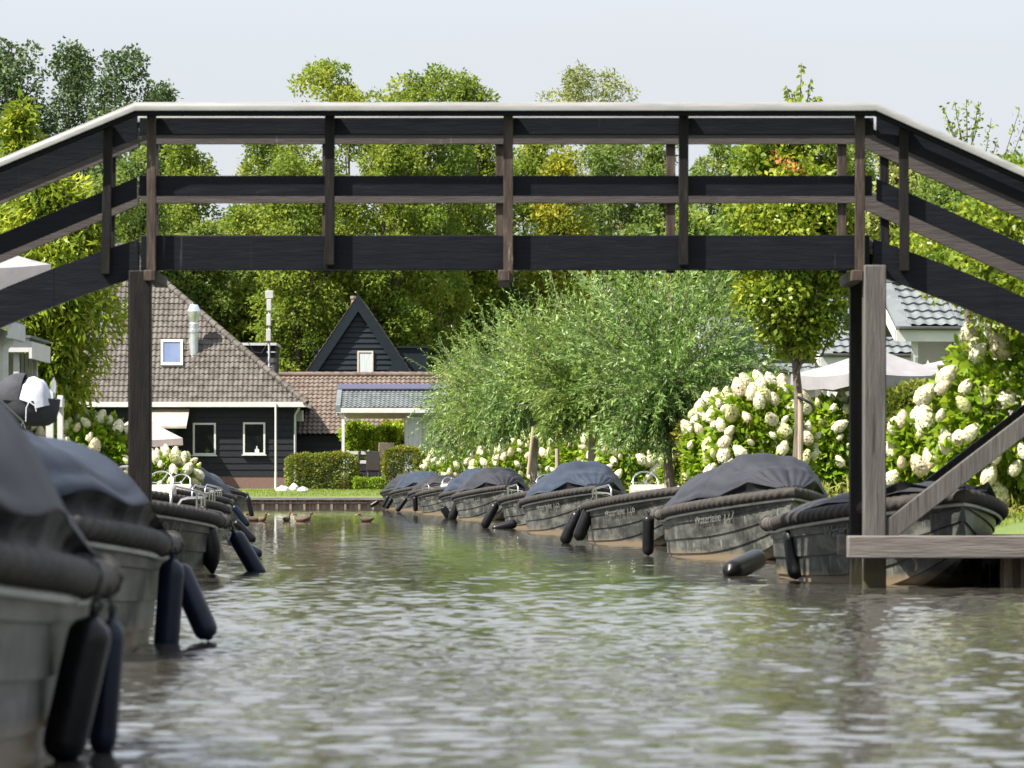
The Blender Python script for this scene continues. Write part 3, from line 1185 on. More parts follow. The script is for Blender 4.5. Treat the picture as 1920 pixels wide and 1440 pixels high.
def proto_parts(kind):
    """meshes shared by the boats"""
    if 'hull' not in PROTO:
        tmp = thing('boat_parts', None, None)
        PROTO['hull'] = HULL.build('hull', M['hull'], tmp, world=False, smooth=24)
        a = MB()
        a.tube(gun_path(1.0, step=.02), .058, 18, fr=strand)
        PROTO['rope_fender'] = a.build('rope_fender', M['rope'], tmp, world=False, smooth=45)
        a = MB()
        a.tube(stern_path(1.08, .037, -.035, .025), .067, 12, fr=lambda i, an: 1 + .03 * math.sin(i * .9 + an) + .02 * math.sin(i * 2.3))
        PROTO['chafe_sleeve'] = a.build('chafe_sleeve', M['chafe'], tmp, world=False, smooth=80)
        a = MB()
        a.tube(gun_path(.02, .022, -.115, .06), .017, 6)
        PROTO['rub_strake'] = a.build('rub_strake', M['rub_strake'], tmp, world=False, smooth=60)
        for s_ in (-1, 1):
            PROTO['sideflap%d' % s_] = flap_mesh(s_, True).build('cover_flap', M['flap'], tmp, world=False, smooth=60)
            PROTO['flap%d' % s_] = flap_mesh(s_).build('cover_flap', M['flap'], tmp, world=False, smooth=60)
        # tie cords over the sleeve
        for n_t, (sy, x_) in enumerate(((-1, .45), (-1, .95), (1, .45), (1, .95))):
            a = MB()
            y_ = sy * (hb(x_) + .035)
            z_ = sheer(x_) - .035
            a.tube([(x_, y_ + .075 * math.cos(u) * sy, z_ + .075 * math.sin(u)) for u in [k * PI / 5 for k in range(10)]], .008, 5, closed=True)
            PROTO['tie%d' % n_t] = a.build('tie_cord', M['line'], tmp, world=False)
        # open-boat fittings
        a = MB()
        n_ = 60
        rows_ = []
        for i in range(n_ + 1):
            x = .01 + (BL - .06) * i / n_
            b_ = max(.01, hb(x) - .03)
            inn = 0.0 if (x < .85 or x > 3.1) else max(0, b_ - .20)
            z_ = sheer(x) - .005
            zc = z_ + .035 * smooth01(3.0, 3.4, x)
            rows_.append([(x, -b_, z_), (x, -(b_ + inn) / 2, zc + .01), (x, -inn, zc + .012), (x, -inn, .30 if inn else zc + .012), (x, inn, .30 if inn else zc + .012), (x, inn, zc + .012), (x, (b_ + inn) / 2, zc + .01), (x, b_, z_)])
        a.grid(rows_)
        PROTO['deck'] = a.build('deck', M['deck'], tmp, world=False, smooth=30)
        for s_ in (-1, 1):
            a = MB()

            def rp(x_, hz):
                return Vector((x_, s_ * (hb(x_) - .10), sheer(x_) + hz))
            def sp_(x_, y_, hz):
                return Vector((x_, s_ * y_, sheer(x_) + hz))
            pts = [sp_(.24, .30, 0), sp_(.24, .30, .15), sp_(.26, .34, .20), sp_(.31, .42, .215), sp_(.42, .56, .22), sp_(.60, .65, .225)] + [rp(.8 + .2 * k, .23) for k in range(0, 10)] + [rp(2.72, .235), rp(2.82, .17), rp(2.84, 0)]
            a.tube(pts, .0135, 8)
            a.tube([sp_(.48, .60, 0), sp_(.48, .60, .22)], .010, 7)
            for xx in (1.2, 2.0):
                a.tube([rp(xx, 0), rp(xx, .23)], .010, 7)
            PROTO['rail%d' % s_] = a.build('hand_rail', M['steel'], tmp, world=False, smooth=70)
        a = MB()
        R0 = Matrix.Translation((1.55, .0, .95)) @ Matrix.Rotation(math.radians(58), 4, 'Y')
        a.tube([R0 @ Vector((.2 * math.cos(u), .2 * math.sin(u), 0)) for u in [k * PI / 14 for k in range(28)]], .014, 8, closed=True)
        for k in range(3):
            u = k * 2 * PI / 3 + .5
            a.tube([R0 @ Vector((0, 0, 0)), R0 @ Vector((.2 * math.cos(u), .2 * math.sin(u), 0))], .009, 6)
        a.tube([R0 @ Vector((0, 0, .02)), R0 @ Vector((0, 0, -.25))], .025, 8)
        PROTO['steering_wheel'] = a.build('steering_wheel', M['steel'], tmp, world=False, smooth=60)
        a = MB()
        a.prism([(1.62, .30), (2.0, .30), (1.95, .84), (1.78, .93), (1.66, .90)], -.28, .28, 'y')
        PROTO['console'] = a.build('console', M['seat'], tmp, world=False, smooth=0, bevel=.04)
        a = MB()
        a.box(.92, 1.30, -.55, .55, .31, .58)
        PROTO['seat0'] = a.build('seat', M['seat'], tmp, world=False, smooth=0, bevel=.05)
        a = MB()
        a.box(2.6, 3.05, -.5, .5, .31, .60)
        PROTO['seat1'] = a.build('seat', M['seat'], tmp, world=False, smooth=0, bevel=.05)
        a = MB()
        for sy in (-1, 1):
            y_ = sy * .38
            a.tube([(.16, y_ - .1, .64), (.16, y_ + .1, .64)], .016, 8)
            a.tube([(.16, y_ - .05, .57), (.16, y_ - .05, .64)], .014, 8)
            a.tube([(.16, y_ + .05, .57), (.16, y_ + .05, .64)], .014, 8)
        PROTO['cleat'] = a.build('cleat', M['steel'], tmp, world=False, smooth=60)
        PROTO['_root'] = tmp
    return PROTO


def boat(px, wy, side, kind, label, h=.6, seed=1, fab='cover_grey', txt='', dyaw=0.0, dz=0.0, Y=None):
    """px, wy: image place of the canal-side stern corner on the water; side +1 right bank, -1 left bank"""
    Y = Y or H * F / (wy - HY)
    rz = math.radians(-90 + side * 7 + dyaw)
    c = P(px, HY, Y)
    loc = Vector((c.x, c.y, 0)) - Matrix.Rotation(rz, 3, 'Z') @ Vector((.3, -side * .83, 0))
    root = thing('sloop', label, 'boat', (loc.x, loc.y, dz), rz, 'grey sloops moored along the canal')
    pr = proto_parts(kind)

    def put(o, name):
        c_ = o.copy()
        c_.name = name
        COL.objects.link(c_)
        c_.parent = root
        return c_
    for k in ('hull', 'rope_fender', 'chafe_sleeve', 'rub_strake'):
        put(pr[k], k)
    for k in range(4):
        put(pr['tie%d' % k], 'tie_cord')
    if kind == 'open':
        for k, n_ in (('deck', 'deck'), ('rail-1', 'hand_rail'), ('rail1', 'hand_rail'), ('steering_wheel', 'steering_wheel'), ('console', 'console'), ('seat0', 'seat'), ('seat1', 'seat'), ('cleat', 'cleat')):
            put(pr[k], n_)
    else:
        low = kind == 'low'
        cover_mesh(h, seed, pleat=1.0 if not low else .8, low=low, tail=.05, side=kind == 'side').build('cover', M[fab], root, world=False, smooth=60)
        for s_ in (-1, 1):
            put(pr[('sideflap%d' if kind == 'side' else 'flap%d') % s_], 'cover_flap')
    if txt:
        lettering(txt, root, -side)
    return root


RIGHT = [
    (1433, 1083, 'low', 'grey sloop under a low flat black cover, behind the grey bridge post', .16, 3, 'cover_black', 'Waterlelie 129', 3, 42.9),
    (1233, 1041, 'cover', 'grey sloop with the tallest dark grey cover, next to the one behind the post', .50, 4, 'cover_grey', 'Waterlelie 127', 2, 55.6),
    (1088, 1017, 'open', 'open grey sloop with pale deck and steel hand rail, nose-on beside two slanting fenders', 0, 1, '', 'Waterlelie 126', 1, 67.5),
    (976, 997, 'cover', 'grey sloop under a blue pleated cover, in front of the leaning willow stake', .53, 8, 'cover_blue', 'Waterlelie 125', 0, 82),
    (937, 985, 'open', 'open sloop mostly hidden behind the blue-covered one with the floating fender', 0, 1, '', 'Waterlelie 124', 0, 91),
    (850, 973, 'cover', 'grey sloop under a wrinkled charcoal cover with a fender slanting at its corner', .53, 12, 'cover_grey', 'Waterlelie 123', 0, 111),
    (826, 969, 'cover', 'covered sloop tucked close behind the wrinkled charcoal-covered one', .55, 16, 'cover_blue', '', 0, 119),
    (783, 963, 'open', 'small far open sloop with white deck and a bent rail, fender hanging straight', 0, 1, '', 'Waterlelie 121', 0, 130),
    (768, 959, 'low', 'far sloop under a low dark grey cover behind the small open one', .42, 20, 'cover_black', '', 0, 140),
    (734, 957, 'cover', 'far sloop under a light blue cover, second from the end quay', .55, 24, 'cover_blue', '', 0, 149),
    (716, 953, 'cover', 'farthest sloop on the right bank, tight against the end quay', .52, 28, 'cover_grey', '', 0, 156.5),
]
for px_, wy_, kd, lb, h_, sd_, fb, tx, dy_, Yb in RIGHT:
    boat(px_, wy_, 1, kd, lb, h_, sd_, fb, tx, dy_, 0, Yb)
LEFT = [
    (205, 1425, 'side', 'closest and most blurred sloop, grey cover filling the lower left edge', .60, 31, 'cover_grey', 'Waterlelie 111', 0, 15.3),
    (328, 1212, 'side', 'blurred sloop with a blue-grey cover, second from the lower left edge', .37, 35, 'cover_blue', 'Waterlelie 113', 0, 25.6),
    (424, 1074, 'open', 'open sloop with a pointed black fender, just past the left bridge post', 0, 1, '', 'Waterlelie 115', 0, 45.5),
    (430, 1020, 'open', 'open sloop with long steel rails behind the one with the pointed fender', 0, 1, '', '', 0, 66),
    (436, 992, 'open', 'open sloop with twin rails in front of the navy-covered one on the left', 0, 1, '', '', 0, 88),
    (442, 973, 'cover', 'sloop under a faded navy cover on the left bank below the flowering bush', .62, 40, 'cover_blue', '', 0, 112),
    (464, 960, 'low', 'farthest sloop on the left bank with a pale bow and one upright fender', .2, 44, 'cover_black', '', 0, 138),
]
for px_, wy_, kd, lb, h_, sd_, fb, tx, dy_, Yb in LEFT:
    boat(px_, wy_, -1, kd, lb, h_, sd_, fb, tx, dy_, {15.3: .075, 25.6: .045}.get(Yb, 0), Yb)
for o in [PROTO[k] for k in PROTO if k != '_root'] + [PROTO['_root']]:
    bpy.data.objects.remove(o)

# ---------------------------------------------------------------- fenders


def fender(label, a_, b_, Y, r, kind='long', blue=False, line_to=None, Yb=None):
    """a_ top end and b_ lower end in px; r in px"""
    p, q = P(*a_, Y), P(*b_, Yb or Y)
    L = (q - p).length
    R = r * Y / F
    root = thing('fender', label, 'fender', p, 0, 'black boat fenders')
    d = (q - p).normalized()
    mx = Matrix.Translation(p) @ Vector((0, 0, 1)).rotation_difference(d).to_matrix().to_4x4()
    if kind == 'long':
        prof = [(R * .22, 0), (R * .26, .02 * L), (R * .22, .035 * L), (R * .45, .06 * L), (R * .80, .09 * L), (R * .97, .14 * L), (R, .2 * L), (R, .5 * L), (R, .84 * L), (R * .95, .90 * L), (R * .72, .955 * L), (R * .35, .975 * L), (R * .22, L)]
    else:
        prof = [(R * .15, 0), (R * .2, .03 * L), (R * .4, .08 * L), (R * .75, .18 * L), (R * .95, .32 * L), (R, .5 * L), (R * .94, .66 * L), (R * .72, .82 * L), (R * .4, .92 * L), (R * .12, L)]
    a = MB()
    a.lathe(prof, 20, mx)
    a.build('body', M['rubber_blue' if blue else 'rubber'], root, smooth=60)
    a = MB()
    a.tube([mx @ Vector((R * .22 * math.cos(u), 0, -.0 * R - R * .25 + R * .3 * math.sin(u))) for u in [k * PI / 5 for k in range(10)]], R * .09, 6, closed=True)
    a.build('eye', M['rubber'], root)
    if line_to:
        e = P(*line_to, Y)
        a = MB()
        a.tube([p, p.lerp(e, .5) + Vector((0, -.01, 0)), e], max(.006, R * .08), 6)
        a.build('line', M['line'], root)
    return root


fender('black fender hanging straight against the sloop behind the grey bridge post', (1480, 988), (1493, 1086), 41.5, 15, line_to=(1474, 966), Yb=41.3)
fender('thick black fender floating on the water left of the grey bridge post', (1428, 1044), (1366, 1074), 44.0, 20, Yb=43.2)
fender('black fender hanging upright at the corner of the tallest-covered sloop', (1216, 962), (1215, 1042), 55.2, 11, line_to=(1220, 955))
fender('glossy black fender, upper of the two slanting beside the open pale-decked sloop', (1113, 938), (1082, 1014), 66.0, 12, line_to=(1116, 930))
fender('matt black fender, left of the two slanting beside the open pale-decked sloop', (1086, 956), (1056, 1020), 66.6, 11, line_to=(1088, 948))
fender('black fender slanting rightwards across the blue-covered sloop corner', (991, 958), (1010, 998), 81.4, 9, line_to=(989, 932))
fender('black fender floating level on the water by the blue-covered sloop', (971, 980), (922, 993), 88.0, 8.5, line_to=(970, 955))
fender('long black fender slanting left off the half-hidden open sloop', (932, 942), (906, 990), 89.5, 8.5, line_to=(935, 936))
fender('black fender slanting at the corner of the wrinkled charcoal-covered sloop', (861, 936), (846, 976), 110.3, 8, line_to=(862, 925))
fender('black fender tipped right between two covered sloops', (829, 949), (842, 970), 115, 7, line_to=(827, 935))
fender('black fender hanging straight at the small far open sloop', (778, 930), (779.5, 959), 128.5, 4.6, line_to=(779, 924))
fender('black fender slanting in front of the low dark-covered far sloop', (763, 933), (744, 959), 138, 4.6, line_to=(765, 926))
fender('black fender slanting at the corner of the light blue-covered far sloop', (735, 934), (724, 954), 147.5, 4.4, line_to=(736, 926))
fender('black fender slanting at the corner of the farthest right-bank sloop', (729, 929), (718, 951.5), 150, 4.2)
fender('small black fender floating by the end quay', (711, 939), (694, 949.5), 155, 4)
fender('huge blurred black fender against the closest sloop', (178, 1145), (112, 1432), 14.6, 42, line_to=(190, 1080))
fender('blurred blue-black fender to the right of the huge black one', (210, 1150), (190, 1420), 15.0, 27, blue=True, line_to=(205, 1095))
fender('blurred blue-black fender hanging straight from the second sloop', (324, 1040), (310, 1232), 25.2, 24, blue=True, line_to=(322, 1010))
fender('blurred black fender slanting right from the second sloop into the water', (328, 1052), (394, 1200), 25.5, 23, blue=True)
fender('pointed teardrop black fender on the open sloop past the left bridge post', (384, 962), (399, 1076), 44.2, 21, 'drop', line_to=(372, 945))
fender('thick blue-black fender slanting into the water beyond the teardrop one', (436, 994), (490, 1086), 45.5, 16, blue=True, line_to=(432, 965))
fender('grey-black fender slanting just above the thick blue-black one', (438, 975), (478, 1016), 58, 8, line_to=(434, 955))
fender('blue-black fender end poking out behind the thick slanting one', (424, 1008), (491, 1042), 54, 10, blue=True)
fender('thin blue-black fender slanting right above the ducks', (436, 946), (466, 987), 86, 6, blue=True, line_to=(436, 938))
fender('black fender hanging upright at the farthest left-bank sloop', (464, 928), (473, 970), 117, 4.6, line_to=(462, 920))

# ---------------------------------------------------------------- ducks


def duck(label, px, wy, flip, yaw=0):
    Y = H * F / (wy - HY)
    c = P(px, HY, Y)
    pts = [(-.23, 0, .10), (-.20, 0, .10), (-.14, 0, .075), (-.05, 0, .055), (.05, 0, .055), (.12, 0, .075), (.155, 0, .12), (.165, 0, .165), (.175, 0, .205), (.205, 0, .222), (.235, 0, .215), (.255, 0, .20)]
    rad = [.006, .028, .062, .088, .092, .078, .050, .036, .036, .042, .036, .016]
    root = thing('duck', label, 'duck', (c.x, c.y, 0), yaw + (PI if flip else 0), 'brown ducks on the canal')
    a = MB()
    a.tube(pts, rad, 12)
    o = a.build('body', M['duck'], root, world=False, smooth=80)
    sm = o.modifiers.new('subsurf', 'SUBSURF')
    sm.levels = sm.render_levels = 1
    a = MB()
    a.tube([(.25, 0, .203), (.285, 0, .196), (.312, 0, .192)], [.014, .015, .010], 8)
    a.build('bill', M['duck_bill'], root, world=False)
    root.scale = (.86, .86, .86)


duck('brown duck swimming leftwards out on the open water, apart from the others', 687, 978.5, True, .1)
duck('brown duck nearest the left-bank fenders, body seen side-on', 477, 977.5, True, .2)
duck('brown duck with raised head, second from the left-bank fenders', 489, 977.5, False, -.6)
duck('lone brown duck midway between the left fenders and the close pair', 537, 977.5, False, 1.2)
duck('front duck of the close pair, brown back to us', 564, 978, True, -.4)
duck('rear duck of the close pair with a paler flank', 571, 976.5, False, .3)

# ---------------------------------------------------------------- building helpers


def tile_roof(a, O, U, V, length, xl, xr, tw=.2, tl=.33, mi=0, amp=.028, lift=.04):
    O, U, V = Vector(O), Vector(U).normalized(), Vector(V).normalized()
    N = U.cross(V).normalized()
    if N.z < 0:
        N = -N
    rng_ = random.Random(3)
    nrow = max(1, round(length / tl))
    tl = length / nrow
    x0 = min(xl(0), xl(length))
    x1 = max(xr(0), xr(length))
    per = 6
    nx_ = int((x1 - x0) / tw * per) + 1
    rows_ = []
    for r_ in range(nrow):
        jit = [rng_.uniform(-.008, .008) for _ in range(nx_ // per + 2)]
        for e, (v_, up) in enumerate(((r_ * tl, lift), (r_ * tl + tl * .98, .0))):
            row = []
            for i in range(nx_ + 1):
                xx = x0 + i * tw / per
                xx = max(xl(v_), min(xr(v_), xx))
                u = (i % per) / per
                p_ = amp * (math.sin(2 * PI * u) * .75 + .35 * math.cos(2 * PI * u * 1))
                row.append(O + U * xx + V * (v_ + jit[i // per] * (1 - e)) + N * (up + p_ + jit[i // per] * .6))
            rows_.append(row)
    a.grid(rows_, mi)


def caps(a, p, q, r=.14, step=.38, mi=0):
    p, q = Vector(p), Vector(q)
    n = max(1, int((q - p).length / step))
    for i in range(n):
        s_, e = p.lerp(q, i / n), p.lerp(q, (i + 1.12) / n)
        a.tube([s_, e], [r, r * .82], 8, mi=mi)


def clap(a, x0, x1, y, z0, z1, h=.2, d=.03, mi=0):
    """horizontal weather boards facing -y"""
    n = max(1, round((z1 - z0) / h))
    h = (z1 - z0) / n
    for i in range(n):
        z = z0 + i * h
        a.prism([(y + .02, z), (y - d, z), (y - .004, z + h - .002), (y + .02, z + h - .002)], x0, x1, 'x', mi)


def clap_x(a, y0, y1, x, z0, z1, h=.2, d=.03, mi=0, s=1):
    n = max(1, round((z1 - z0) / h))
    h = (z1 - z0) / n
    for i in range(n):
        z = z0 + i * h
        a.prism([(x - .02 * s, z), (x + d * s, z), (x + .004 * s, z + h - .002), (x - .02 * s, z + h - .002)], y0, y1, 'y', mi)


def window(root, x0, x1, z0, z1, y, fw=.075, glass='glass', frame='white_paint', mid=False):
    a = MB()
    a.box(x0, x0 + fw, y - .075, y, z0, z1)
    a.box(x1 - fw, x1, y - .075, y, z0, z1)
    a.box(x0 + fw, x1 - fw, y - .073, y, z1 - fw, z1)
    a.box(x0 + fw, x1 - fw, y - .073, y, z0, z0 + fw)
    f_ = a.build('window', M[frame], root, smooth=0)
    a = MB()
    a.box(x0 + fw - .01, x1 - fw + .01, y - .045, y - .036, z0 + fw - .01, z1 - fw + .01)
    a.build('pane', M[glass], f_, smooth=0)
    a = MB()
    a.box(x0 - .05, x1 + .05, y - .12, y - .01, z0 - .05, z0 - .002)
    a.build('sill', M[frame], f_, smooth=0)
    return f_


# ---------------------------------------------------------------- farmhouse
YE, YW = 175.5, 176.0
zE = Z(757, YE)
RUN, KS = 5.5, 1.23
XR, XL = X(575, YE), -36.0
XT = X(230, YE + RUN)
zT = zE + RUN * KS
farm = thing('farmhouse', 'black weatherboarded farmhouse with a huge brown pantile roof, metal flue and skylight', 'house', (X(450, YW), YW, .7))
LV = math.hypot(RUN, RUN * KS)
a = MB()
tile_roof(a, (0, YE, zE), (1, 0, 0), (0, RUN, RUN * KS), LV, lambda v: XL + 8 * v / LV, lambda v: XR + (XT - XR) * v / LV, .205, .325)
xw = XL + 8
a.add([(XR - .02, YE + .1, zE - .02), (XR - .02, YE + 2 * RUN, zE), (XT, YE + RUN, zT - .03)], [(0, 1, 2)])
a.add([(XL, YE + .1, zE - .02), (XL, YE + 2 * RUN, zE), (xw, YE + RUN, zT - .03)], [(2, 1, 0)])
a.add([(XL, YE + 2 * RUN, zE), (XR, YE + 2 * RUN, zE), (XT, YE + RUN, zT - .03), (xw, YE + RUN, zT - .03)], [(3, 2, 1, 0)])
rf = a.build('roof', M['brown_tile'], farm, smooth=50)
a = MB()
caps(a, (XR, YE, zE + .02), (XT, YE + RUN, zT + .02), .15)
caps(a, (XT, YE + RUN, zT + .03), (xw, YE + RUN, zT + .03), .15)
caps(a, (XL, YE, zE + .02), (xw, YE + RUN, zT + .02), .15)
a.build('ridge_tiles', M['brown_tile'], rf, smooth=60)
XWR = X(551, YW)
a = MB()
clap(a, XL + .6, XWR, YW, 1.22, zE - .02, .265, .035)
clap_x(a, YW, YW + 10, XWR, 1.22, zE - .02, .265, .035)
a.box(XL + .62, XWR - .03, YW + .02, YW + 10, 1.2, zE - .1)
a.build('wall', M['black_board'], farm, smooth=0)
a = MB()
a.box(XL + .6, XWR + .01, YW - .01, YW + 10, .4, 1.215)
a.build('plinth', M['brick'], farm, smooth=0)
a = MB()
a.box(XL, XR - .02, YE - .05, YE + .02, Z(763, YE), Z(753.5, YE))
a.box(XL, XR - .05, YE + .02, YW + .02, Z(763, YE), Z(763, YE) + .03)
a.box(XR - .07, XR - .01, YE + .02, YE + 10.9, Z(763, YE), Z(755, YE))
a.build('fascia', M['white_paint'], farm, smooth=0)
for xa, xb, ya, yb_ in ((362, 405, 793, 853), (456, 497.5, 792, 852)):
    wn_ = window(farm, X(xa, YW), X(xb, YW), Z(yb_, YW), Z(ya, YW), YW - .03)
    a = MB()
    xo, zo = X(482 if xa > 400 else 389, YW), Z(yb_, YW) + .075
    a.prism([(xo - .09, zo), (xo + .09, zo), (xo + .09, zo + .12), (xo + .02, zo + .17), (xo + .015, zo + .27), (xo - .03, zo + .27), (xo - .03, zo + .17), (xo - .09, zo + .12)] if xa > 400 else [(xo - .05, zo), (xo + .05, zo), (xo + .10, zo + .16), (xo + .02, zo + .12), (xo, zo + .26), (xo - .04, zo + .13), (xo - .11, zo + .15)], YW - .072, YW - .077)
    a.build('ornament', M['curtain' if xa > 400 else 'hedge'], wn_, smooth=0)
a = MB()
a.tube([(X(518.5, YW), YE - .08, Z(757, YE)), (X(518.5, YW), YE - .08, 1.4)], .045, 10)
a.tube([(X(518.5, YW), YE - .08, 1.4), (X(518.5, YW), YE - .08, .65)], .055, 10)
a.build('downpipe', M['white_paint'], farm, smooth=60)
a = MB()
a.tube([(X(562, YW), YE + .06, Z(763, YE)), (X(560, YW), YE + .2, Z(768, YE)), (X(553.5, YW), YW - .06, Z(778, YW)), (X(553.5, YW), YW - .06, .7)], .05, 10)
a.build('downpipe', M['grey_pipe'], farm, smooth=60)
# side casement standing off the right wall and a wall box
a = MB()
a.box(XWR + .04, XWR + .30, YW + 1.2, YW + 2.0, Z(789, YW), Z(768, YW))
a.build('vent_box', M['pale_wall'], farm, bevel=.01, smooth=0)
a = MB()
a.box(XWR + .04, XWR + .12, YW + 3, YW + 3.1, 1.3, Z(790, YW))
a.box(XWR + .04, XWR + .12, YW + 4.4, YW + 4.5, 1.3, Z(790, YW))
a.box(XWR + .041, XWR + .119, YW + 3.1, YW + 4.4, Z(790, YW) - .1, Z(790, YW))
a.build('door_frame', M['white_paint'], farm, smooth=0)


def roofpt(px, py):
    k = HY - py
    Y = (H - zE + KS * YE) / (KS - k / F)
    return Vector((X(px, Y), Y, Z(py, Y)))


RN = Vector((0, -KS, 1)).normalized()
c = [roofpt(302, 688), roofpt(343, 688), roofpt(343, 640), roofpt(302, 640)]


def slab(a, c, t0, t1, mi=0):
    a.add([p + RN * t0 for p in c] + [p + RN * t1 for p in c], [(3, 2, 1, 0), (4, 5, 6, 7)] + [(i, (i + 1) % 4, 4 + (i + 1) % 4, 4 + i) for i in range(4)], mi)


def inset(c, f_):
    m_ = sum(c, Vector()) / 4
    return [p.lerp(m_, f_) for p in c]


a = MB()
i_ = inset(c, .2)
for k in range(4):
    slab(a, [c[k], c[(k + 1) % 4], i_[(k + 1) % 4], i_[k]], .02, .13)
sk = a.build('skylight', M['grey_pipe'], farm, smooth=0)
a = MB()
slab(a, inset(c, .18), .05, .08)
a.build('pane', M['sky_glass'], sk, smooth=0)
b0 = roofpt(363, 664)
s_ = b0.y / F
a = MB()
pr = [(9, -14), (9, 40), (11, 41), (11, 46), (8.5, 47), (8.5, 56), (9.5, 57), (8, 59), (8.5, 62), (13, 79), (13.2, 81), (8, 92), (7.5, 93)]
a.lathe([(r_ * s_, z_ * s_) for r_, z_ in pr], 20, Matrix.Translation(b0 + Vector((0, .1, 0))))
a.build('flue', M['zinc'], farm, smooth=40)
# lean-to porch on the left
xa, xb = X(240, 174.4), X(350, 174.4)
a = MB()
a.prism([(174.2, Z(799, 174.2)), (YW - .02, Z(765, YW)), (YW - .02, Z(765, YW) - .09), (174.2, Z(799, 174.2) - .09)], xa, xb, 'x')
po = a.build('porch_roof', M['tan_roof'], farm, smooth=0)
a = MB()
a.prism([(174.3, Z(806, 174.2)), (YW - .03, Z(772, YW)), (YW - .03, .7), (174.3, .7)], xb - .62, xb - .5, 'x')
a.box(xa, xb - .5, 174.32, 174.4, Z(814, 174.3), Z(805, 174.3))
a.build('porch_wall', M['black_board'], farm, smooth=0)
a = MB()
a.box(X(300, 174.4), X(309, 174.4), 174.42, 174.54, .7, Z(806, 174.4))
a.build('porch_post', M['cream'], farm, smooth=0)

# dark flat-roofed dormer block behind the hip, with mast
dor = thing('flat_roof_block', 'dark flat-roofed block rising behind the big brown roof', 'building', (X(480, 186), 186, .7))
a = MB()
a.box(X(440, 186), X(516, 186), 186, 189, .7, Z(648, 186))
a.build('wall', M['black_board'], dor, smooth=0)
a = MB()
a.box(X(437, 186), X(519, 186), 185.8, 189.2, Z(648, 186) + .003, Z(643, 186))
a.build('roof_edge', M['grey_pipe'], dor, smooth=0)
mast = thing('antenna_mast', 'mast of pale grey antenna boxes on the dark flat-roofed block', 'antenna', (X(504.5, 185), 185, Z(705, 185)))
a = MB()
a.tube([(X(504.5, 185), 185, Z(708, 185)), (X(504.5, 185), 185, Z(560, 185))], .045, 8)
a.box(X(500, 185), X(518, 185), 185, 185.06, Z(661, 185), Z(659, 185))
a.box(X(500, 185), X(518, 185), 185, 185.06, Z(688, 185), Z(686, 185))
a.build('pole', M['grey_pipe'], mast, smooth=60)
for x0, x1, ya, yb_ in ((498, 512.5, 560, 545), (500.5, 509, 583, 561), (500, 508, 611, 589), (499.5, 508, 640, 617)):
    a = MB()
    a.box(X(x0, 184.9), X(x1, 184.9), 184.75, 185.0, Z(ya, 184.9), Z(yb_, 184.9))
    a.build('antenna_box', M['pale_wall'], mast, smooth=0, bevel=.02)
a = MB()
for q in ([(466, 643), (475, 660), (490, 662), (503, 642)], [(503, 665), (500, 678), (492, 684), (482, 682)]):
    a.tube([P(x_, y_, 184.8) for x_, y_ in q], .014, 6)
a.build('cable', M['line'], mast, smooth=60)
vp = thing('vent_pipe', 'short dark vent pipe beside the antenna mast', 'pipe', P(514, 708, 183))
a = MB()
a.tube([P(514, 712, 183), P(514, 680, 183)], .1, 10)
a.tube([P(514, 680, 183), P(514, 672, 183)], .16, 10)
a.build('pipe', M['dark_metal'], vp)

# low extension
ext = thing('barn_extension', 'long low tan-tiled extension with a black board wall', 'house', (X(640, 178), 178, .7))
a = MB()
e0, e1 = Vector((0, 178, Z(814, 178))), Vector((0, 182.2, Z(704, 182.2)))
tile_roof(a, e0, (1, 0, 0), e1 - e0, (e1 - e0).length, lambda v: X(512, 178), lambda v: X(850, 178), .205, .325)
a.add([(X(512, 178), 182.2, e1.z), (X(850, 178), 182.2, e1.z), (X(850, 178), 186.4, e0.z), (X(512, 178), 186.4, e0.z)], [(0, 1, 2, 3)])
r_ = a.build('roof', M['tan_tile'], ext, smooth=50)
a = MB()
caps(a, (X(512, 178), 182.2, e1.z + .03), (X(850, 178), 182.2, e1.z + .03), .14)
a.build('ridge_tiles', M['tan_tile'], r_, smooth=60)
a = MB()
clap(a, X(520, 178), X(845, 178), 178.4, .7, e0.z - .02, .265, .035)
a.box(X(521, 178), X(844, 178), 178.42, 186, .7, e0.z - .1)
a.build('wall', M['black_board'], ext, smooth=0)

# black A-frame gable behind
YG = 190
gab = thing('gable_house', 'steep black timber gable with one curtained window, rising behind the low extension', 'house', (X(672, YG), YG, .7))
ax, az = X(672, YG), Z(566, YG)
kg = 1.48


def gx(z_, s_):
    return ax + s_ * (az - z_) / kg


a = MB()
z_ = .7
while z_ < az - .3:
    z2 = min(z_ + .24, az - .1)
    w0, w1 = max(.03, (gx(z_, 1) - gx(z_, -1)) / 2 - .3), max(.02, (gx(z2, 1) - gx(z2, -1)) / 2 - .3)
    a.add([(ax - w0, YG - .06, z_), (ax + w0, YG - .06, z_), (ax + w1, YG - .005, z2 - .004), (ax - w1, YG - .005, z2 - .004), (ax - w0, YG + 9, z_), (ax + w0, YG + 9, z_), (ax + w1, YG + 9, z2 - .004), (ax - w1, YG + 9, z2 - .004)],
          [(0, 1, 2, 3), (7, 6, 5, 4), (0, 4, 5, 1), (3, 2, 6, 7), (0, 3, 7, 4), (1, 5, 6, 2)])
    z_ = z2
a.build('wall', M['blue_board'], gab, smooth=0)
a = MB()
for s_ in (-1, 1):
    a.prism([(ax, az + .34), (gx(1.0, s_) + .25 * s_, 1.0), (gx(1.0, s_) - .32 * s_, 1.0), (ax, az - .42)][::s_], YG - .28, YG - .16, 'y')
a.build('barge_board', M['blue_board'], gab, smooth=0)
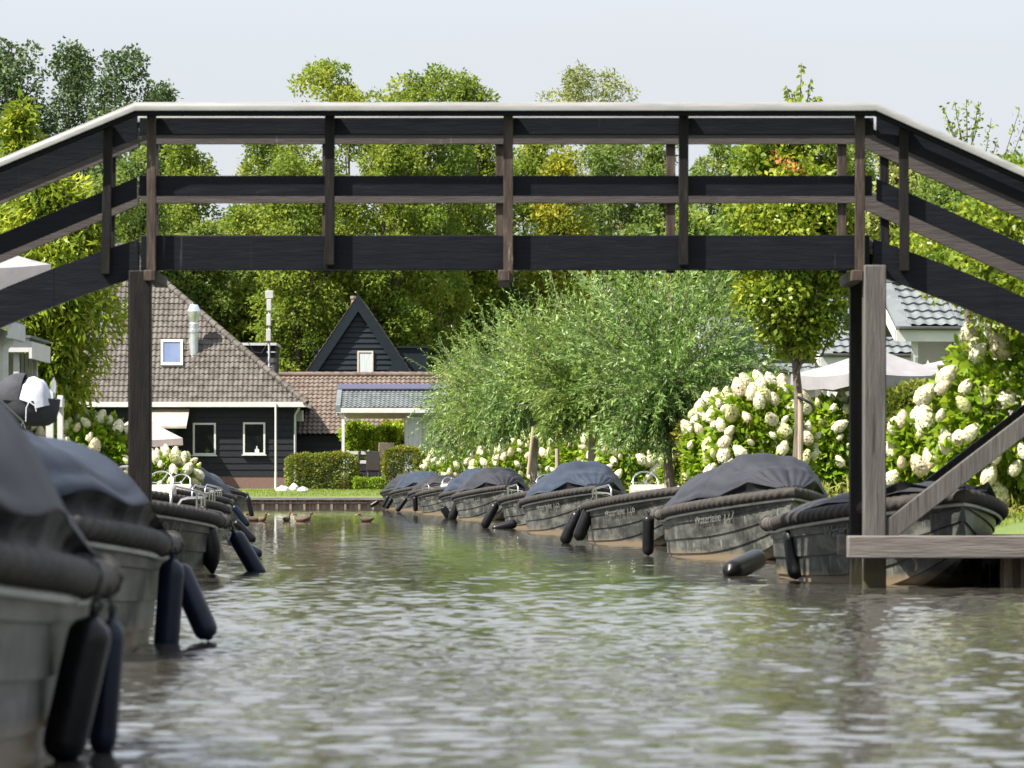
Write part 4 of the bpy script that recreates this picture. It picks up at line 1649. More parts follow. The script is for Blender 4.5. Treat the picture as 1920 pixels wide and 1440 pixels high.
for s_ in (-1, 1):
    a = MB()
    p0 = Vector((gx(1.0, s_) + .1 * s_, YG - .2, 1.0))
    V = Vector((-s_ * 1.0, 0, kg))
    ln = (az + .1 - 1.0) / kg * math.hypot(1, kg)
    tile_roof(a, p0 + Vector((s_ * .06, 0, .04)), (0, 1, 0), V, ln, lambda v: -.1, lambda v: 9.4, .205, .325)
    a.build('roof', M['tan_tile'], gab, smooth=50)
window(gab, X(670, YG), X(700, YG), Z(708, YG), Z(658, YG), YG - .05, .07, 'curtain', 'cream')
a = MB()
a.tube([P(664, 582, YG + 4), P(664, 560, YG + 4)], .14, 10)
a.tube([P(664, 560, YG + 4), P(664, 555, YG + 4)], .18, 10)
a.build('chimney', M['pile_wood'], gab)
# small gable and flat dormers on the right of it
a = MB()
zs2 = Z(668, YG - 1.5)
a.prism([(X(748, YG), zs2), (X(716, YG), Z(712, YG)), (X(782, YG), Z(712, YG))], YG - 1.5, YG + 3, 'y')
a.build('side_gable', M['blue_board'], gab, smooth=0)
for p0, p1, y_ in ((746, 800, 648), (588, 612, 654)):
    a = MB()
    a.box(X(p0, YG + 2), X(p1, YG + 2), YG + 2.5, YG + 6, 2, Z(y_ + 4, YG + 2))
    a.box(X(p0 - 1, YG + 2), X(p1 + 1, YG + 2), YG + 2.4, YG + 6, Z(y_ + 4, YG + 2) + .003, Z(y_, YG + 2))
    a.build('dormer', M['blue_board'], gab, smooth=0)

# bungalow with veranda and solar panels
YV = 168.0
bun = thing('bungalow', 'white bungalow with a pale grey tiled veranda roof and solar panels by the far quay', 'house', (X(700, YV), YV, .7))
e0, e1 = Vector((0, YV, Z(764, YV))), Vector((0, YV + 1.7, Z(733, YV + 1.7)))
xa, xb = X(632, YV), X(900, YV)
a = MB()
tile_roof(a, e0, (1, 0, 0), e1 - e0, (e1 - e0).length, lambda v: xa + .12, lambda v: xb, .185, .24, amp=.022, lift=.035)
a.build('roof', M['grey_tile'], bun, smooth=50)
a = MB()
a.prism([(YV - .06, e0.z - .16), (YV - .06, e0.z + .09), (YV + 1.7, e1.z + .09), (YV + 1.7, e1.z - .1), (YV + .2, e0.z - .16)], xa - .06, xa + .13, 'x')
a.prism([(YV + 1.7, e1.z + .06), (YV + 3.3, e0.z + .06), (YV + 3.3, e0.z - .06), (YV + 1.7, e1.z - .06)], xa, xb, 'x')
a.box(xa, xb, YV + 1.62, YV + 1.78, e1.z + .03, e1.z + .10)
a.build('verge_trim', M['grey_tile'], bun, smooth=0)
a = MB()
a.box(xa - .05, xb, YV - .05, YV + .02, Z(774, YV), e0.z - .015)
a.box(xa - .05, xa, YV + .02, YV + 3.2, Z(778, YV), e0.z - .17)
a.build('fascia', M['white_paint'], bun, smooth=0)
a = MB()
a.box(xa + .1, X(757, YV), YV + .03, YV + 3.1, Z(772, YV), Z(771, YV))
a.box(xa + .1, X(757, YV), YV + 2.9, YV + 3.1, Z(785, YV + 3), Z(772, YV) - .004)
a.build('ceiling', M['cream'], bun, smooth=0)
a = MB()
a.box(X(640.5, YV), X(646, YV), YV + .05, YV + .17, .7, Z(773, YV))
a.build('post', M['white_paint'], bun, smooth=0)
a = MB()
a.box(X(757, YV), xb, YV + .8, YV + 8, .7, Z(773, YV))
a.build('wall', M['pale_wall'], bun, smooth=0)
window(bun, X(759, YV), X(790, YV), .85, Z(781, YV), YV + .79, .12, 'curtain')
for k in range(5):
    a = MB()
    x0 = X(632, YV + 1.6) + k * .885
    a.prism([(YV + 1.6, Z(733, YV + 1.6) + .08), (YV + 2.2, Z(720, YV + 2.2)), (YV + 2.23, Z(720, YV + 2.2) - .03), (YV + 1.63, Z(733, YV + 1.6) + .04)], x0, x0 + .872, 'x')
    a.build('solar_panel', M['solar'], bun, smooth=0)


# ---------------------------------------------------------------- right bank cottages
def cottage(label, px, py, Y, yaw, wid, run, rise, inset_=1.6, posts=((.2, .25),), slats=False):
    ze = Z(py, Y) - .7
    root = thing('cottage', label, 'cottage', (X(px, Y), Y, .7), math.radians(yaw), 'white cottages on the right bank')
    ln = math.hypot(run, rise)
    a = MB()
    tile_roof(a, (0, 0, ze), (1, 0, 0), (0, run, rise), ln, lambda v: .22, lambda v: wid, .20, .27, amp=.019, lift=.035)
    a.prism([(0, ze - .03), (run, ze + rise - .03), (2 * run, ze - .03), (2 * run, ze - .09), (run, ze + rise - .09), (0, ze - .09)], .02, wid, 'x')
    a.prism([(-.03, ze + .0), (run, ze + rise + .06), (2 * run, ze), (2 * run, ze - .06), (run, ze + rise - .02), (-.03, ze - .05)], -.04, .23, 'x')
    a.box(.0, wid, run - .09, run + .09, ze + rise + .02, ze + rise + .10)
    a.build('roof', M['grey_tile'], root, world=False, smooth=50)
    a = MB()
    a.prism([(-.02, ze - .06), (run, ze + rise - .07), (2 * run + .02, ze - .06), (2 * run + .02, ze - .26), (run, ze + rise - .30), (-.02, ze - .26)], -.07, -.042, 'x')
    a.box(-.04, wid, -.06, -.03, ze - .27, ze - .07)
    a.build('barge_board', M['white_paint'], root, world=False, smooth=0)
    a = MB()
    a.box(-.03, wid, -.15, -.062, ze - .075, ze - .01)
    a.build('gutter', M['dark_metal'], root, world=False, bevel=.02, smooth=0)
    a = MB()
    a.prism([(.22, 0), (.22, ze - .1), (run, ze + rise - .12), (2 * run - .22, ze - .1), (2 * run - .22, 0)], inset_, wid - .1, 'x')
    wl = a.build('wall', M['beige_wall'], root, world=False, smooth=0)
    a = MB()
    a.box(inset_ - .03, inset_ - .002, .2, 2 * run - .2, ze - .32, ze - .24)
    a.build('wall_trim', M['pile_wood'], wl, world=False, smooth=0)
    for x_, y_ in posts:
        a = MB()
        a.box(x_, x_ + .10, y_, y_ + .10, 0, ze - .1)
        a.build('post', M['white_paint'], root, world=False, smooth=0)
    a = MB()
    a.box(.05, inset_ - .03, .05, 2 * run - .05, ze - .32, ze - .30)
    if slats:
        a.build('ceiling', M['cream'], root, world=False, smooth=0)
    return root


cottage('white porch with a grey-green tiled roof right of the grey bridge post', 1684, 611, 74, 9, 1.1, 1.45, .80, 1.05, ((.28, .10), (.2, 2.6)))
cottage('white cottage gable cut off by the ramp, right of the first porch roof', 1772, 614, 77, 4, 5, 1.5, 1.0, 1.2, ((.25, .2),), True)
cottage('white cottage with a grey tiled roof just left of the grey bridge post', 1541, 662, 86, 12, 4.5, 2.1, 1.25, 1.0, ((.2, .2),))
c3 = cottage('long white cottage with a pale grey roof behind the young street tree', 1330, 700, 96, 3, 3.2, 2.2, 1.25, .4, ((.1, .1),))
c4 = cottage('white cottage porch with two posts behind the young street tree', 1398, 694, 92, 38, 1.3, .85, .85, .9, ((.2, .1), (.75, .06)), True)


# ---------------------------------------------------------------- parasols
def parasol(label, px, py, Y, half, drop, m_='umbrella', yaw=20, val=.2):
    c = P(px, py, Y)
    root = thing('parasol', label, 'parasol', (c.x, c.y, .7), math.radians(yaw), 'garden parasols')
    h = c.z - .7
    a = MB()
    rows_ = []
    n = 8
    for i in range(13):
        t = i / 12
        row = []
        for s_ in range(4):
            for k in range(n):
                u = k / n
                c0 = [(-1, -1), (1, -1), (1, 1), (-1, 1)][s_]
                c1 = [(1, -1), (1, 1), (-1, 1), (-1, -1)][s_]
                x_, y_ = c0[0] + (c1[0] - c0[0]) * u, c0[1] + (c1[1] - c0[1]) * u
                sag = .05 * math.sin(PI * u) * t
                row.append((x_ * half * t, y_ * half * t, h - drop * t - sag * 1.2 - .04 * math.sin(PI * t)))
        row.append(row[0])
        rows_.append(row)
    last = rows_[-1]
    rows_.append([(x_ * 1.01, y_ * 1.01, z_ - val + .015 * math.sin(i * 2.1)) for i, (x_, y_, z_) in enumerate(last)])
    a.grid(rows_)
    a.build('canopy', M[m_], root, world=False, smooth=40)
    a = MB()
    a.tube([(0, 0, 0), (0, 0, h - .02)], .03, 10)
    a.build('pole', M['dark_metal'], root, world=False)
    a = MB()
    for s_ in range(4):
        c0 = [(-1, -1), (1, -1), (1, 1), (-1, 1)][s_]
        a.tube([(0, 0, h - .08), (c0[0] * half * .98, c0[1] * half * .98, h - drop - .05)], .012, 6)
    a.build('ribs', M['dark_metal'], root, world=False)
    return root


parasol('pale lilac-grey square parasol behind the grey bridge post', 1640, 652, 66, .93, .40, 'umbrella', 30)
parasol('pinkish parasol further right, half hidden by the big hydrangea', 1830, 654, 69, .9, .28, 'umbrella_pink', 10)
parasol('pale parasol at the far left edge above the sloping ramp', -30, 452, 58, .85, .35, 'umbrella', 10, .3)
parasol('pinkish beige parasol seen past the left bridge post', 262, 775, 128, 1.1, .75, 'umbrella_pink', 15)

# ---------------------------------------------------------------- left bank bits
hut = thing('garden_hut', 'white garden hut with a flat eave and grey downpipe at the left edge', 'hut', (X(0, 55), 55, .7))
a = MB()
a.box(-9.5, X(54, 55), 55.0, 55.05, Z(660, 55), Z(634, 55))
a.box(X(54, 55) + .002, X(54, 55) + .04, 55.0, 57.2, Z(672, 55), Z(640, 55))
a.build('fascia', M['white_paint'], hut, smooth=0)
a = MB()
a.box(-9.5, X(58, 55), 54.95, 57.3, Z(634, 55) + .004, Z(629, 55))
a.build('roof', M['grey_tile'], hut, smooth=0)
for p0, p1, y_ in ((25, 35, 55.1), (62, 69, 56.9)):
    a = MB()
    a.box(X(p0, y_), X(p1, y_), y_, y_ + .12, .7, Z(652, 55))
    a.build('post', M['white_paint'], hut, smooth=0)
a = MB()
x_ = X(36, 57)
for k in range(4):
    a.box(x_, x_ + .045 * 1.0, 56.7, 56.74, .7, Z(655, 55))
    x_ += .055
a.box(-9.5, X(52, 57), 56.75, 56.9, .7, Z(655, 55))
a.build('wall', M['pale_wall'], hut, smooth=0)
eav = thing('garden_hut', 'nearer hut corner with a boxed eave tight on the left edge', 'hut', (X(-10, 52.5), 52.5, .7))
a = MB()
a.prism([(-9.2, Z(616, 52.5)), (X(14, 52.5), Z(616, 52.5)), (X(14, 52.5), Z(594, 52.5)), (-9.2, Z(560, 52.5))], 52.5, 52.56)
a.build('fascia', M['white_paint'], eav, smooth=0)
a = MB()
a.box(X(14, 52.5), X(14, 52.5) + .05, 52.5, 54.0, Z(634, 52.5), Z(602, 52.5))
a.build('eave', M['grey_pipe'], eav, smooth=0)
a = MB()
a.prism([(-9.2, Z(556, 52.5)), (X(17, 52.5), Z(597, 52.5)), (X(17, 52.5), Z(601, 52.5)), (-9.2, Z(560, 52.5) + .003)], 52.4, 54.1)
a.build('roof', M['grey_tile'], eav, smooth=0)
a = MB()
a.tube([P(22, 633, 53), P(20, 640, 53), P(10, 652, 53), P(9, 665, 53), (X(9, 53), 53, .7)], .045, 10)
a.build('downpipe', M['grey_pipe'], eav, smooth=60)
a = MB()
a.box(-9.2, X(-4, 53), 53.2, 53.9, .7, Z(612, 52.5))
a.build('wall', M['pale_wall'], eav, smooth=0)

gp = thing('gate_post', 'white square post with a small metal latch head beside the dark pram', 'post', (X(95, 48), 48, .7))
a = MB()
a.prism([(X(86, 48), .7), (X(99, 48), .7), (X(99, 48), Z(736, 48)), (X(92.5, 48), Z(730, 48)), (X(86, 48), Z(736, 48))], 48, 48.09)
a.build('post', M['white_paint'], gp, smooth=0)
a = MB()
a.box(X(102, 48), X(112, 48), 48.3, 48.42, .7, Z(740, 48))
a.box(X(99, 48) + .002, X(116, 48), 48.02, 48.29, Z(763, 48), Z(747, 48))
a.build('rail', M['white_paint'], gp, smooth=0)
a = MB()
a.prism([(X(92, 48), Z(733, 48)), (X(103, 48), Z(737, 48)), (X(103, 48), Z(718, 48)), (X(98.5, 48), Z(707, 48)), (X(94, 48), Z(716, 48))], 48.12, 48.15)
a.tube([P(102.5, 745, 48.1), P(104.5, 722, 48.1)], .008, 6)
a.build('latch_plate', M['zinc'], gp)
bp_ = MB()
bp_.box(-9.5, X(20, 49), 49, 49.06, .7, Z(752, 49))
tag(bp_.build('garden_wall', M['pale_wall'], smooth=0), 'low white wall behind the dark pram at the left edge', 'wall')

pc = P(48, HY, 47.2)
pram = thing('pram', 'dark navy pram on the left bank with its hood up', 'pram', (pc.x, pc.y, .7))
a = MB()
sx = 47.2 / F
zb = Z(800, 47.2) - .7
a.lathe([(.02, zb), (.2, zb + .01), (.27, zb + .06), (.30, zb + .2), (.31, zb + .30), (.29, zb + .31)], 20, Matrix.Diagonal((1.25, .8, 1, 1)).to_4x4())
a.build('carrycot', M['pram'], pram, world=False, smooth=50)
a = MB()
zt = zb + .30
rows_ = []
for i in range(11):
    th = PI * .02 + PI * .55 * i / 10
    rr = .30
    row = []
    for j in range(13):
        ph = PI * j / 12
        yy = -.24 * math.cos(ph)
        rad = rr * (math.sin(ph) ** .6 * .95 + .05)
        row.append((-.06 - rad * math.cos(th), yy, zt - .02 + rad * math.sin(th) * 1.05))
    rows_.append(row)
a.grid(rows_)
a.build('hood', M['pram'], pram, world=False, smooth=50)
for sx_ in (-1, 1):
    for sy in (-1, 1):
        a = MB()
        a.tube([(sx_ * .3 + .11 * math.cos(u), sy * .25, .12 + .11 * math.sin(u)) for u in [k * PI / 9 for k in range(18)]], .022, 8, closed=True)
        a.tube([(sx_ * .3, sy * .27, .12), (sx_ * .3, sy * .22, .12)], .03, 8)
        a.build('wheel', M['rubber'], pram, world=False, smooth=60)
a = MB()
for sy in (-1, 1):
    a.tube([(-.3, sy * .24, .12), (.0, sy * .24, zb + .05), (.3, sy * .24, .12)], .014, 8)
    a.tube([(0, sy * .24, zb + .05), (-.42, sy * .24, zb + .45)], .014, 8)
a.tube([(-.42, -.24, zb + .45), (-.42, .24, zb + .45)], .018, 8)
a.build('frame', M['dark_metal'], pram, world=False, smooth=60)
cl = MB()
rows_ = []
cx_, cz_ = X(62, 47.1), Z(757, 47.1)
for i in range(13):
    t_ = i / 12
    row = []
    for j in range(13):
        ph = PI * j / 12
        yy = 47.15 - .22 * math.cos(ph)
        rr = (.255 + .012 * math.sin(j * 1.7 + i)) * (math.sin(ph) ** .5 * .9 + .1)
        th = PI * (.93 - .88 * t_)
        row.append((cx_ + rr * math.cos(th) * .72 + .02 * t_, yy, cz_ + rr * math.sin(th) * 1.15 - (.06 * (t_ - .8) * 5 if t_ > .8 else 0)))
    rows_.append(row)
cl.grid(rows_)
cl.tube([(cx_ - .02, 46.9, cz_ + .02), (cx_ - .05, 46.88, cz_ - .05), (cx_ - .055, 46.88, cz_ - .20)], .006, 6)
cl.tube([(cx_ - .02, 46.9, cz_ + .02), (cx_ + .05, 46.88, cz_ - .03), (cx_ + .06, 46.88, cz_ - .09)], .006, 6)
tag(cl.build('cloth', M['towel'], smooth=70), 'pale grey cloth with ties draped over the dark pram hood', 'cloth')

# ---------------------------------------------------------------- far terrace furniture


def chair(label, px, py_top, py_seat, Y, wpx, m_, yaw=0):
    c = P(px, HY, Y)
    s_ = Y / F
    wd = wpx * s_
    zt, zs_ = Z(py_top, Y) - .7, Z(py_seat, Y) - .7
    root = thing('chair', label, 'chair', (c.x, c.y, .7), yaw)
    a = MB()
    a.prism([(-.03, zs_), (.03, zs_), (-.05, zt), (-.10, zt)], -wd / 2, wd / 2, 'x')
    a.build('backrest', M[m_], root, world=False, bevel=.01, smooth=0)
    a = MB()
    a.box(-wd / 2, wd / 2, .03, .50, zs_ - .05, zs_ + .02)
    a.build('seat', M[m_], root, world=False, bevel=.01, smooth=0)
    for x_ in (-wd / 2 + .02, wd / 2 - .05):
        for y_ in (0.0, .45):
            a = MB()
            a.box(x_, x_ + .03, y_, y_ + .03, 0, zs_ - .04)
            a.build('leg', M['dark_metal'], root, world=False, smooth=0)
        a = MB()
        a.box(x_, x_ + .03, 0, .45, zs_ + .2, zs_ + .23)
        a.box(x_, x_ + .03, .43, .46, zs_ + .02, zs_ + .2)
        a.build('armrest', M['dark_metal'], root, world=False, smooth=0)
    return root


chair('dark wicker chair with its back to the canal between the two clipped hedges', 699, 846, 882, 166.6, 25, 'wicker')
chair('light wooden folding chair behind the dark wicker one', 724, 830, 858, 168.5, 30, 'stake', .3)
chair('dark chair seen side-on left of the dark wicker one', 671, 846, 878, 167.2, 12, 'dark_metal', 1.3)
tb = thing('garden_table', 'pale garden table by the dark wicker chair', 'table', (X(682, 167.6), 167.6, .7))
a = MB()
a.box(X(652, 167.6), X(695, 167.6), 167.3, 168.1, Z(876, 167.6), Z(871, 167.6))
a.build('top', M['grey_wood'], tb, smooth=0)
for x_ in (656, 690):
    a = MB()
    a.box(X(x_, 167.6), X(x_ + 3, 167.6), 167.6, 167.7, .7, Z(876, 167.6) - .002)
    a.build('leg', M['grey_wood'], tb, smooth=0)
fe = thing('garden_fence', 'low white plank fence on the far terrace behind the chairs', 'fence', (X(690, 169.5), 169.5, .7))
for ya, yb_ in ((852, 846), (869, 863)):
    a = MB()
    a.box(X(648, 169.5), X(756, 169.5), 169.5, 169.54, Z(ya, 169.5), Z(yb_, 169.5))
    a.build('plank', M['pale_wall'], fe, smooth=0)
for x_ in (650, 688, 726):
    a = MB()
    a.box(X(x_, 169.5), X(x_ + 4, 169.5), 169.545, 169.62, .7, Z(844, 169.5))
    a.build('post', M['pale_wall'], fe, smooth=0)
st = thing('brick_terrace', 'orange brick terrace edge under the dark wicker chair', 'terrace', (X(690, 166), 166, .65))
a = MB()
a.box(X(640, 166), X(770, 166), 166.0, 172, .6, Z(894, 166))
a.build('brick_bed', M['brick'], st, smooth=0)
a = MB()
a.box(X(662, 165.6), X(722, 165.6), 165.5, 165.98, Z(898, 165.6), Z(894, 165.6))
a.box(X(662, 165.2), X(722, 165.2), 165.0, 165.4, Z(909, 165.2), Z(905, 165.2))
a.build('step', M['quay_wood'], st, smooth=0)
for i, (px_, w_, h_, yy, lb) in enumerate(((530, 14, 6, 163.2, 'left flat white rock on the lawn before the clipped hedge'), (551, 11, 9, 163.6, 'middle taller white rock on the lawn before the clipped hedge'), (568, 11, 5, 163.1, 'right small white rock on the lawn before the clipped hedge'))):
    a = MB()
    s_ = yy / F
    rows_ = []
    for k in range(9):
        th = PI * .5 * k / 8
        rows_.append([(X(px_, yy) + w_ * s_ * math.cos(th) * math.cos(u) * (1 + .25 * noise.noise(Vector((math.cos(u), math.sin(u), k * .3 + i * 5)))), yy + .25 * math.cos(th) * math.sin(u), .62 + h_ * 1.6 * s_ * math.sin(th) * (1 + .35 * noise.noise(Vector((2 * math.cos(u), 2 * math.sin(u), i * 3 + k * .2))))) for u in [2 * PI * j / 16 for j in range(17)]])
    a.grid(rows_)
    tag(a.build('rock', M['rock'], smooth=25), lb, 'rock', 'white rocks on the far lawn')

# ---------------------------------------------------------------- vegetation


def bg_tree(name, label, px, top, wpx, Y, shape, m_, seed, crown0=.22, **k):
    z1 = Z(top, Y)
    tree(name, label, (X(px, Y), Y, .7), z1 - .7, wpx * Y / F / 2, crown0, shape, M[m_], seed, **k)


G1 = 'tall trees beyond the houses'
# dark poplars, upper left
for i, (px, top, wd, Y, lb) in enumerate([
        (30, 86, 120, 232, 'dark green poplar at the far left, tallest of the left poplars'),
        (-60, 120, 110, 236, 'dark poplar cut by the left edge of the picture'),
        (126, 92, 104, 238, 'dark green poplar with a blunt top, second from the left'),
        (230, 100, 112, 231, 'dark green poplar standing apart, just left of the handrail bend'),
        (302, 168, 34, 246, 'thin distant poplar tip just above the handrail bend')]):
    bg_tree('poplar_tree', lb, px, top - 6, wd * 1.75, Y, 'column', 'poplar', 11 + i, .1, ncl=90, cr=.95, nl=24000, L=.22, W=.14, trunk=.28, group=G1, limbs=14)
# airy yellow-green ash trees
A = [
    (625, 122, 250, 204, 'tallest yellow-green ash, its crown rising above the handrail left of centre'),
    (798, 138, 190, 201, 'yellow-green ash with open crown just left of the middle post'),
    (884, 146, 130, 206, 'slim yellow-green ash with visible forked limbs at the middle post'),
    (505, 245, 150, 208, 'rounded yellow-green ash filling the bay left of the second post'),
    (715, 260, 210, 198, 'leafy ash in front of the tallest one, left of the middle post'),
    (560, 300, 180, 196, 'bright low ash under the tallest ash')]
for i, (px, top, wd, Y, lb) in enumerate(A):
    bg_tree('ash_tree', lb, px, top, wd * 1.1, Y, 'broad', 'ash', 31 + i, .18, ncl=110, cr=.72, nl=26000, L=.22, W=.11, trunk=.30, group=G1, limbs=26)
bg_tree('willow_tree', 'pale olive willow dome above the handrail right of the middle post', 1112, 137, 300, 226, 'round', 'pale', 51, .25, ncl=100, cr=.95, nl=30000, L=.24, W=.07, trunk=.35, group=G1, limbs=14)
B = [
    (350, 262, 150, 214, 'ash', 'thin-crowned tree right of the left bend post'),
    (255, 285, 150, 206, 'wood', 'mid green tree behind the left bend of the bridge'),
    (190, 330, 170, 200, 'wood', 'green tree between the left ramp boards'),
    (440, 405, 150, 212, 'wood', 'low grey-green tree under the sky gap in the second bay'),
    (385, 425, 130, 203, 'wood', 'low tree left of the sky gap in the second bay'),
    (985, 258, 170, 216, 'ash', 'leafy tree directly right of the middle post'),
    (1052, 290, 150, 206, 'yellow', 'yellow-leaved tree in the bay right of the middle post'),
    (1150, 262, 190, 219, 'wood', 'dark green tree below the pale willow dome'),
    (1238, 268, 120, 222, 'wood', 'dark green tree left of the fourth post'),
    (1345, 262, 150, 218, 'wood', 'mid green tree right of the fourth post'),
    (1425, 252, 150, 208, 'pale', 'pale green tree right of the sky notch by the fourth post'),
    (1590, 262, 150, 190, 'wood', 'green tree behind the right bend post'),
    (1690, 262, 170, 150, 'pale', 'pale green tree in the right ramp bay'),
    (1790, 300, 190, 145, 'wood', 'green tree above the right ramp girder'),
    (1910, 300, 190, 150, 'wood', 'green tree cut by the right edge behind the ramp'),
    (-20, 300, 180, 190, 'wood', 'green tree behind the left ramp at the picture edge'),
    (80, 330, 180, 200, 'wood', 'green tree behind the yellow-leaved tree on the left')]
for i, (px, top, wd, Y, m_, lb) in enumerate(B):
    bg_tree('broadleaf_tree', lb, px, top, wd, Y, 'round', m_, 71 + i, .12, ncl=90, cr=.78, nl=20000, L=.22, W=.125, trunk=.25, group=G1, limbs=12)
# wood closing the view behind the houses
Cc = [(310, 470), (395, 480), (470, 520), (545, 490), (620, 470), (700, 460), (775, 455), (850, 440), (930, 450), (1010, 440), (1100, 430), (1200, 440), (1300, 420), (1390, 430), (1480, 430), (1580, 440), (1670, 430), (1770, 440), (1880, 430), (120, 440), (210, 430), (20, 450)]
nm = ['by the roof hip', 'behind the flue', 'behind the antenna mast', 'right of the antenna mast', 'left of the black gable', 'behind the black gable', 'right of the black gable', 'above the far veranda', 'below the middle post', 'behind the leftmost pollard willow', 'behind the middle pollard willow', 'behind the nearest pollard willow', 'right of the nearest pollard willow', 'behind the long cottage', 'behind the young street tree', 'behind the right bridge post', 'above the porch roof', 'behind the right ramp', 'at the right edge', 'behind the left ramp', 'left of the left bridge post', 'at the left edge']
for i, ((px, top), n_) in enumerate(zip(Cc, nm)):
    Y = 203 + (i * 7 % 13) if px < 1250 else 160 + (i * 7 % 13)
    bg_tree('woodland_tree', 'dark dense tree of the wood closing the view ' + n_, px, top + (i * 37 % 40) - 20, 140, Y, 'round', ['wood', 'wood', 'ash', 'wood', 'poplar'][i % 5], 101 + i, .02, ncl=80, cr=.9, nl=14000, L=.25, W=.14, trunk=.22, group='trees of the wood behind the houses', limbs=5)


# ---------------------------------------------------------------- pollard willows
def pollard(label, px, Y, pyh, top, wpx, pybot, seed, nsh=520, per=44, lean=0.0, m_='willow'):
    rng = np.random.default_rng(seed)
    base = Vector((X(px, Y), Y, .7))
    root = thing('pollard_willow', label, 'willow tree', base, 0, 'row of pollard willows on the right bank')
    zh = Z(pyh, Y) - .7
    up = Z(top, Y) - .7 - zh
    R = wpx * Y / F / 2
    dn = zh - (Z(pybot, Y) - .7)
    pos, ax, tin, L = [], [], [], []
    tw = MB()
    hx = lean
    bough = []
    for i in range(54):
        bough.append((rng.random() * 2 * PI, math.acos(1 - 1.6 * ((i + rng.random()) / 54)), .72 + .36 * rng.random()))
    for i in range(nsh):
        ba, be, bs = bough[int(rng.integers(len(bough)))]
        a_ = ba + rng.normal() * .20 / max(.35, math.sin(be))
        el = abs(be + rng.normal() * .17)
        dirv = np.array([math.sin(el) * math.cos(a_), math.sin(el) * math.sin(a_), math.cos(el)])
        ext_ = R * (.55 + .45 * rng.random()) * abs(math.sin(el)) + up * (.55 + .46 * rng.random()) * max(0, math.cos(el)) ** 1.2 + .12
        ext_ *= bs
        p0 = np.array([hx, 0, zh]) + dirv * .12
        n_ = per
        t_ = np.linspace(.08 if i % 3 else .45, 1, n_)[:, None]
        line_ = p0 + dirv * ext_ * t_ + np.array([0, 0, -1.0]) * (t_ ** 2.2) * (dn * .80 * math.sin(el) ** 2 + .08)
        line_ += rng.normal(size=3) * .10 * t_ + .05 * np.sin(t_ * 9 + rng.random() * 6) * rng.normal(size=3)
        tang = np.gradient(line_, axis=0)
        tang = unit(tang)
        pos.append(line_ + rng.normal(size=(n_, 3)) * .012)
        ax.append(tang * .8 + rng.normal(size=(n_, 3)) * .55 + np.array([0, 0, -.12]))
        tin.append(np.full(n_, .42 + .9 * (bs - .9) + .12 * rng.normal()) + .16 * rng.normal(size=n_) + .15 * (t_[:, 0] - .5))
        L.append(np.full(n_, .125) * (.65 + .6 * rng.random(n_)))
        if i % 3 == 0:
            k_ = [0, n_ // 4, n_ // 2, 3 * n_ // 4, n_ - 1]
            tw.tube([Vector(line_[j]) for j in k_], [.012, .010, .008, .005, .003], 4, cap=False)
    pos, ax, tin, L = np.concatenate(pos), np.concatenate(ax), np.concatenate(tin), np.concatenate(L)
    me_ = leaves_mesh('crown', pos, ax, L, L * .26, tin, M[m_], rng, .05)
    link('crown', me_, root)
    b = MB()
    k = 8
    pts = [(hx * (i / k) ** 1.4 + .03 * math.sin(i + seed), .02 * math.cos(i * 2), -.1 + (zh + .15) * i / k) for i in range(k + 1)]
    b.tube(pts, [.13, .105, .095, .09, .088, .088, .095, .13, .10], 10)
    for j in range(10):
        a_ = j * 2.4
        b.tube([(hx, 0, zh - .02), (hx + .16 * math.cos(a_), .16 * math.sin(a_), zh + .22), (hx + .3 * math.cos(a_), .3 * math.sin(a_), zh + .6)], [.05, .03, .015], 6)
    b.build('trunk', M['bark_pale'], root, world=False, smooth=70)
    tw.build('twigs', M['bark_pale'], root, world=False)
    return root


pollard('nearest pollard willow, largest crown, trunk just left of the tallest hydrangeas', 1254, 76, 742, 372, 310, 800, 1, 860, 50)
pollard('second pollard willow, slim leaning trunk with a wooden stake', 1115, 92, 748, 470, 210, 790, 2, 720, 46, -.12, 'willow_lime')
pollard('third pollard willow in the row, trunk partly hidden by blossom', 1003, 108, 752, 540, 200, 802, 3, 660, 44, -.05)
pollard('fourth pollard willow with a bronze-tinged side shoot', 945, 122, 770, 572, 180, 826, 4, 600, 42, 0, 'willow_lime')
pollard('farthest pollard willow, lowest crown, beside the far veranda', 888, 137, 775, 612, 200, 852, 5, 600, 42)


# ---------------------------------------------------------------- young trees
def leafy_tree(name, label, px, Y, top, bot, wpx, shape, m_, seed, L, W, nl, ncl, cr, trunk=.07, group='garden trees', lean=0, droop=.2, limbs=14, crown_shift=0, zb=.7):
    z1, z0 = Z(top, Y), Z(bot, Y)
    hgt = z1 - zb
    return tree(name, label, (X(px, Y), Y, zb), hgt, wpx * Y / F / 2, (z0 - zb) / hgt, shape, M[m_], seed, ncl=ncl, cr=cr, nl=nl, L=L, W=W, trunk=trunk, group=group, limbs=limbs, lean=lean, droop=droop)


leafy_tree('street_tree', 'young upright tree with a narrow crown and a spire tip, staked right of centre', 1496, 61, 200, 665, 285, 'oval', 'pear', 5, .09, .055, 30000, 150, .30, .085, limbs=22, lean=-.1)
rngt = np.random.default_rng(9)
root = bpy.data.objects['street_tree']
ps, axs, tn = [], [], []
bb = MB()
for (px0, py0, px1, py1) in ((1500, 200, 1503, 118), (1492, 215, 1474, 160), (1510, 215, 1520, 148), (1515, 222, 1535, 180), (1500, 230, 1488, 170)):
    p0, p1 = P(px0, py0, 61) - ORG['street_tree'], P(px1, py1, 61) - ORG['street_tree']
    bb.tube([p0, p0.lerp(p1, .5), p1], [.012, .008, .004], 5)
    for k in range(26):
        t_ = k / 25
        q = p0.lerp(p1, t_)
        ps.append(q)
        axs.append(rngt.normal(size=3) * [1, 1, .3] + [0, 0, -.55])
        tn.append(.5 + .2 * rngt.normal())
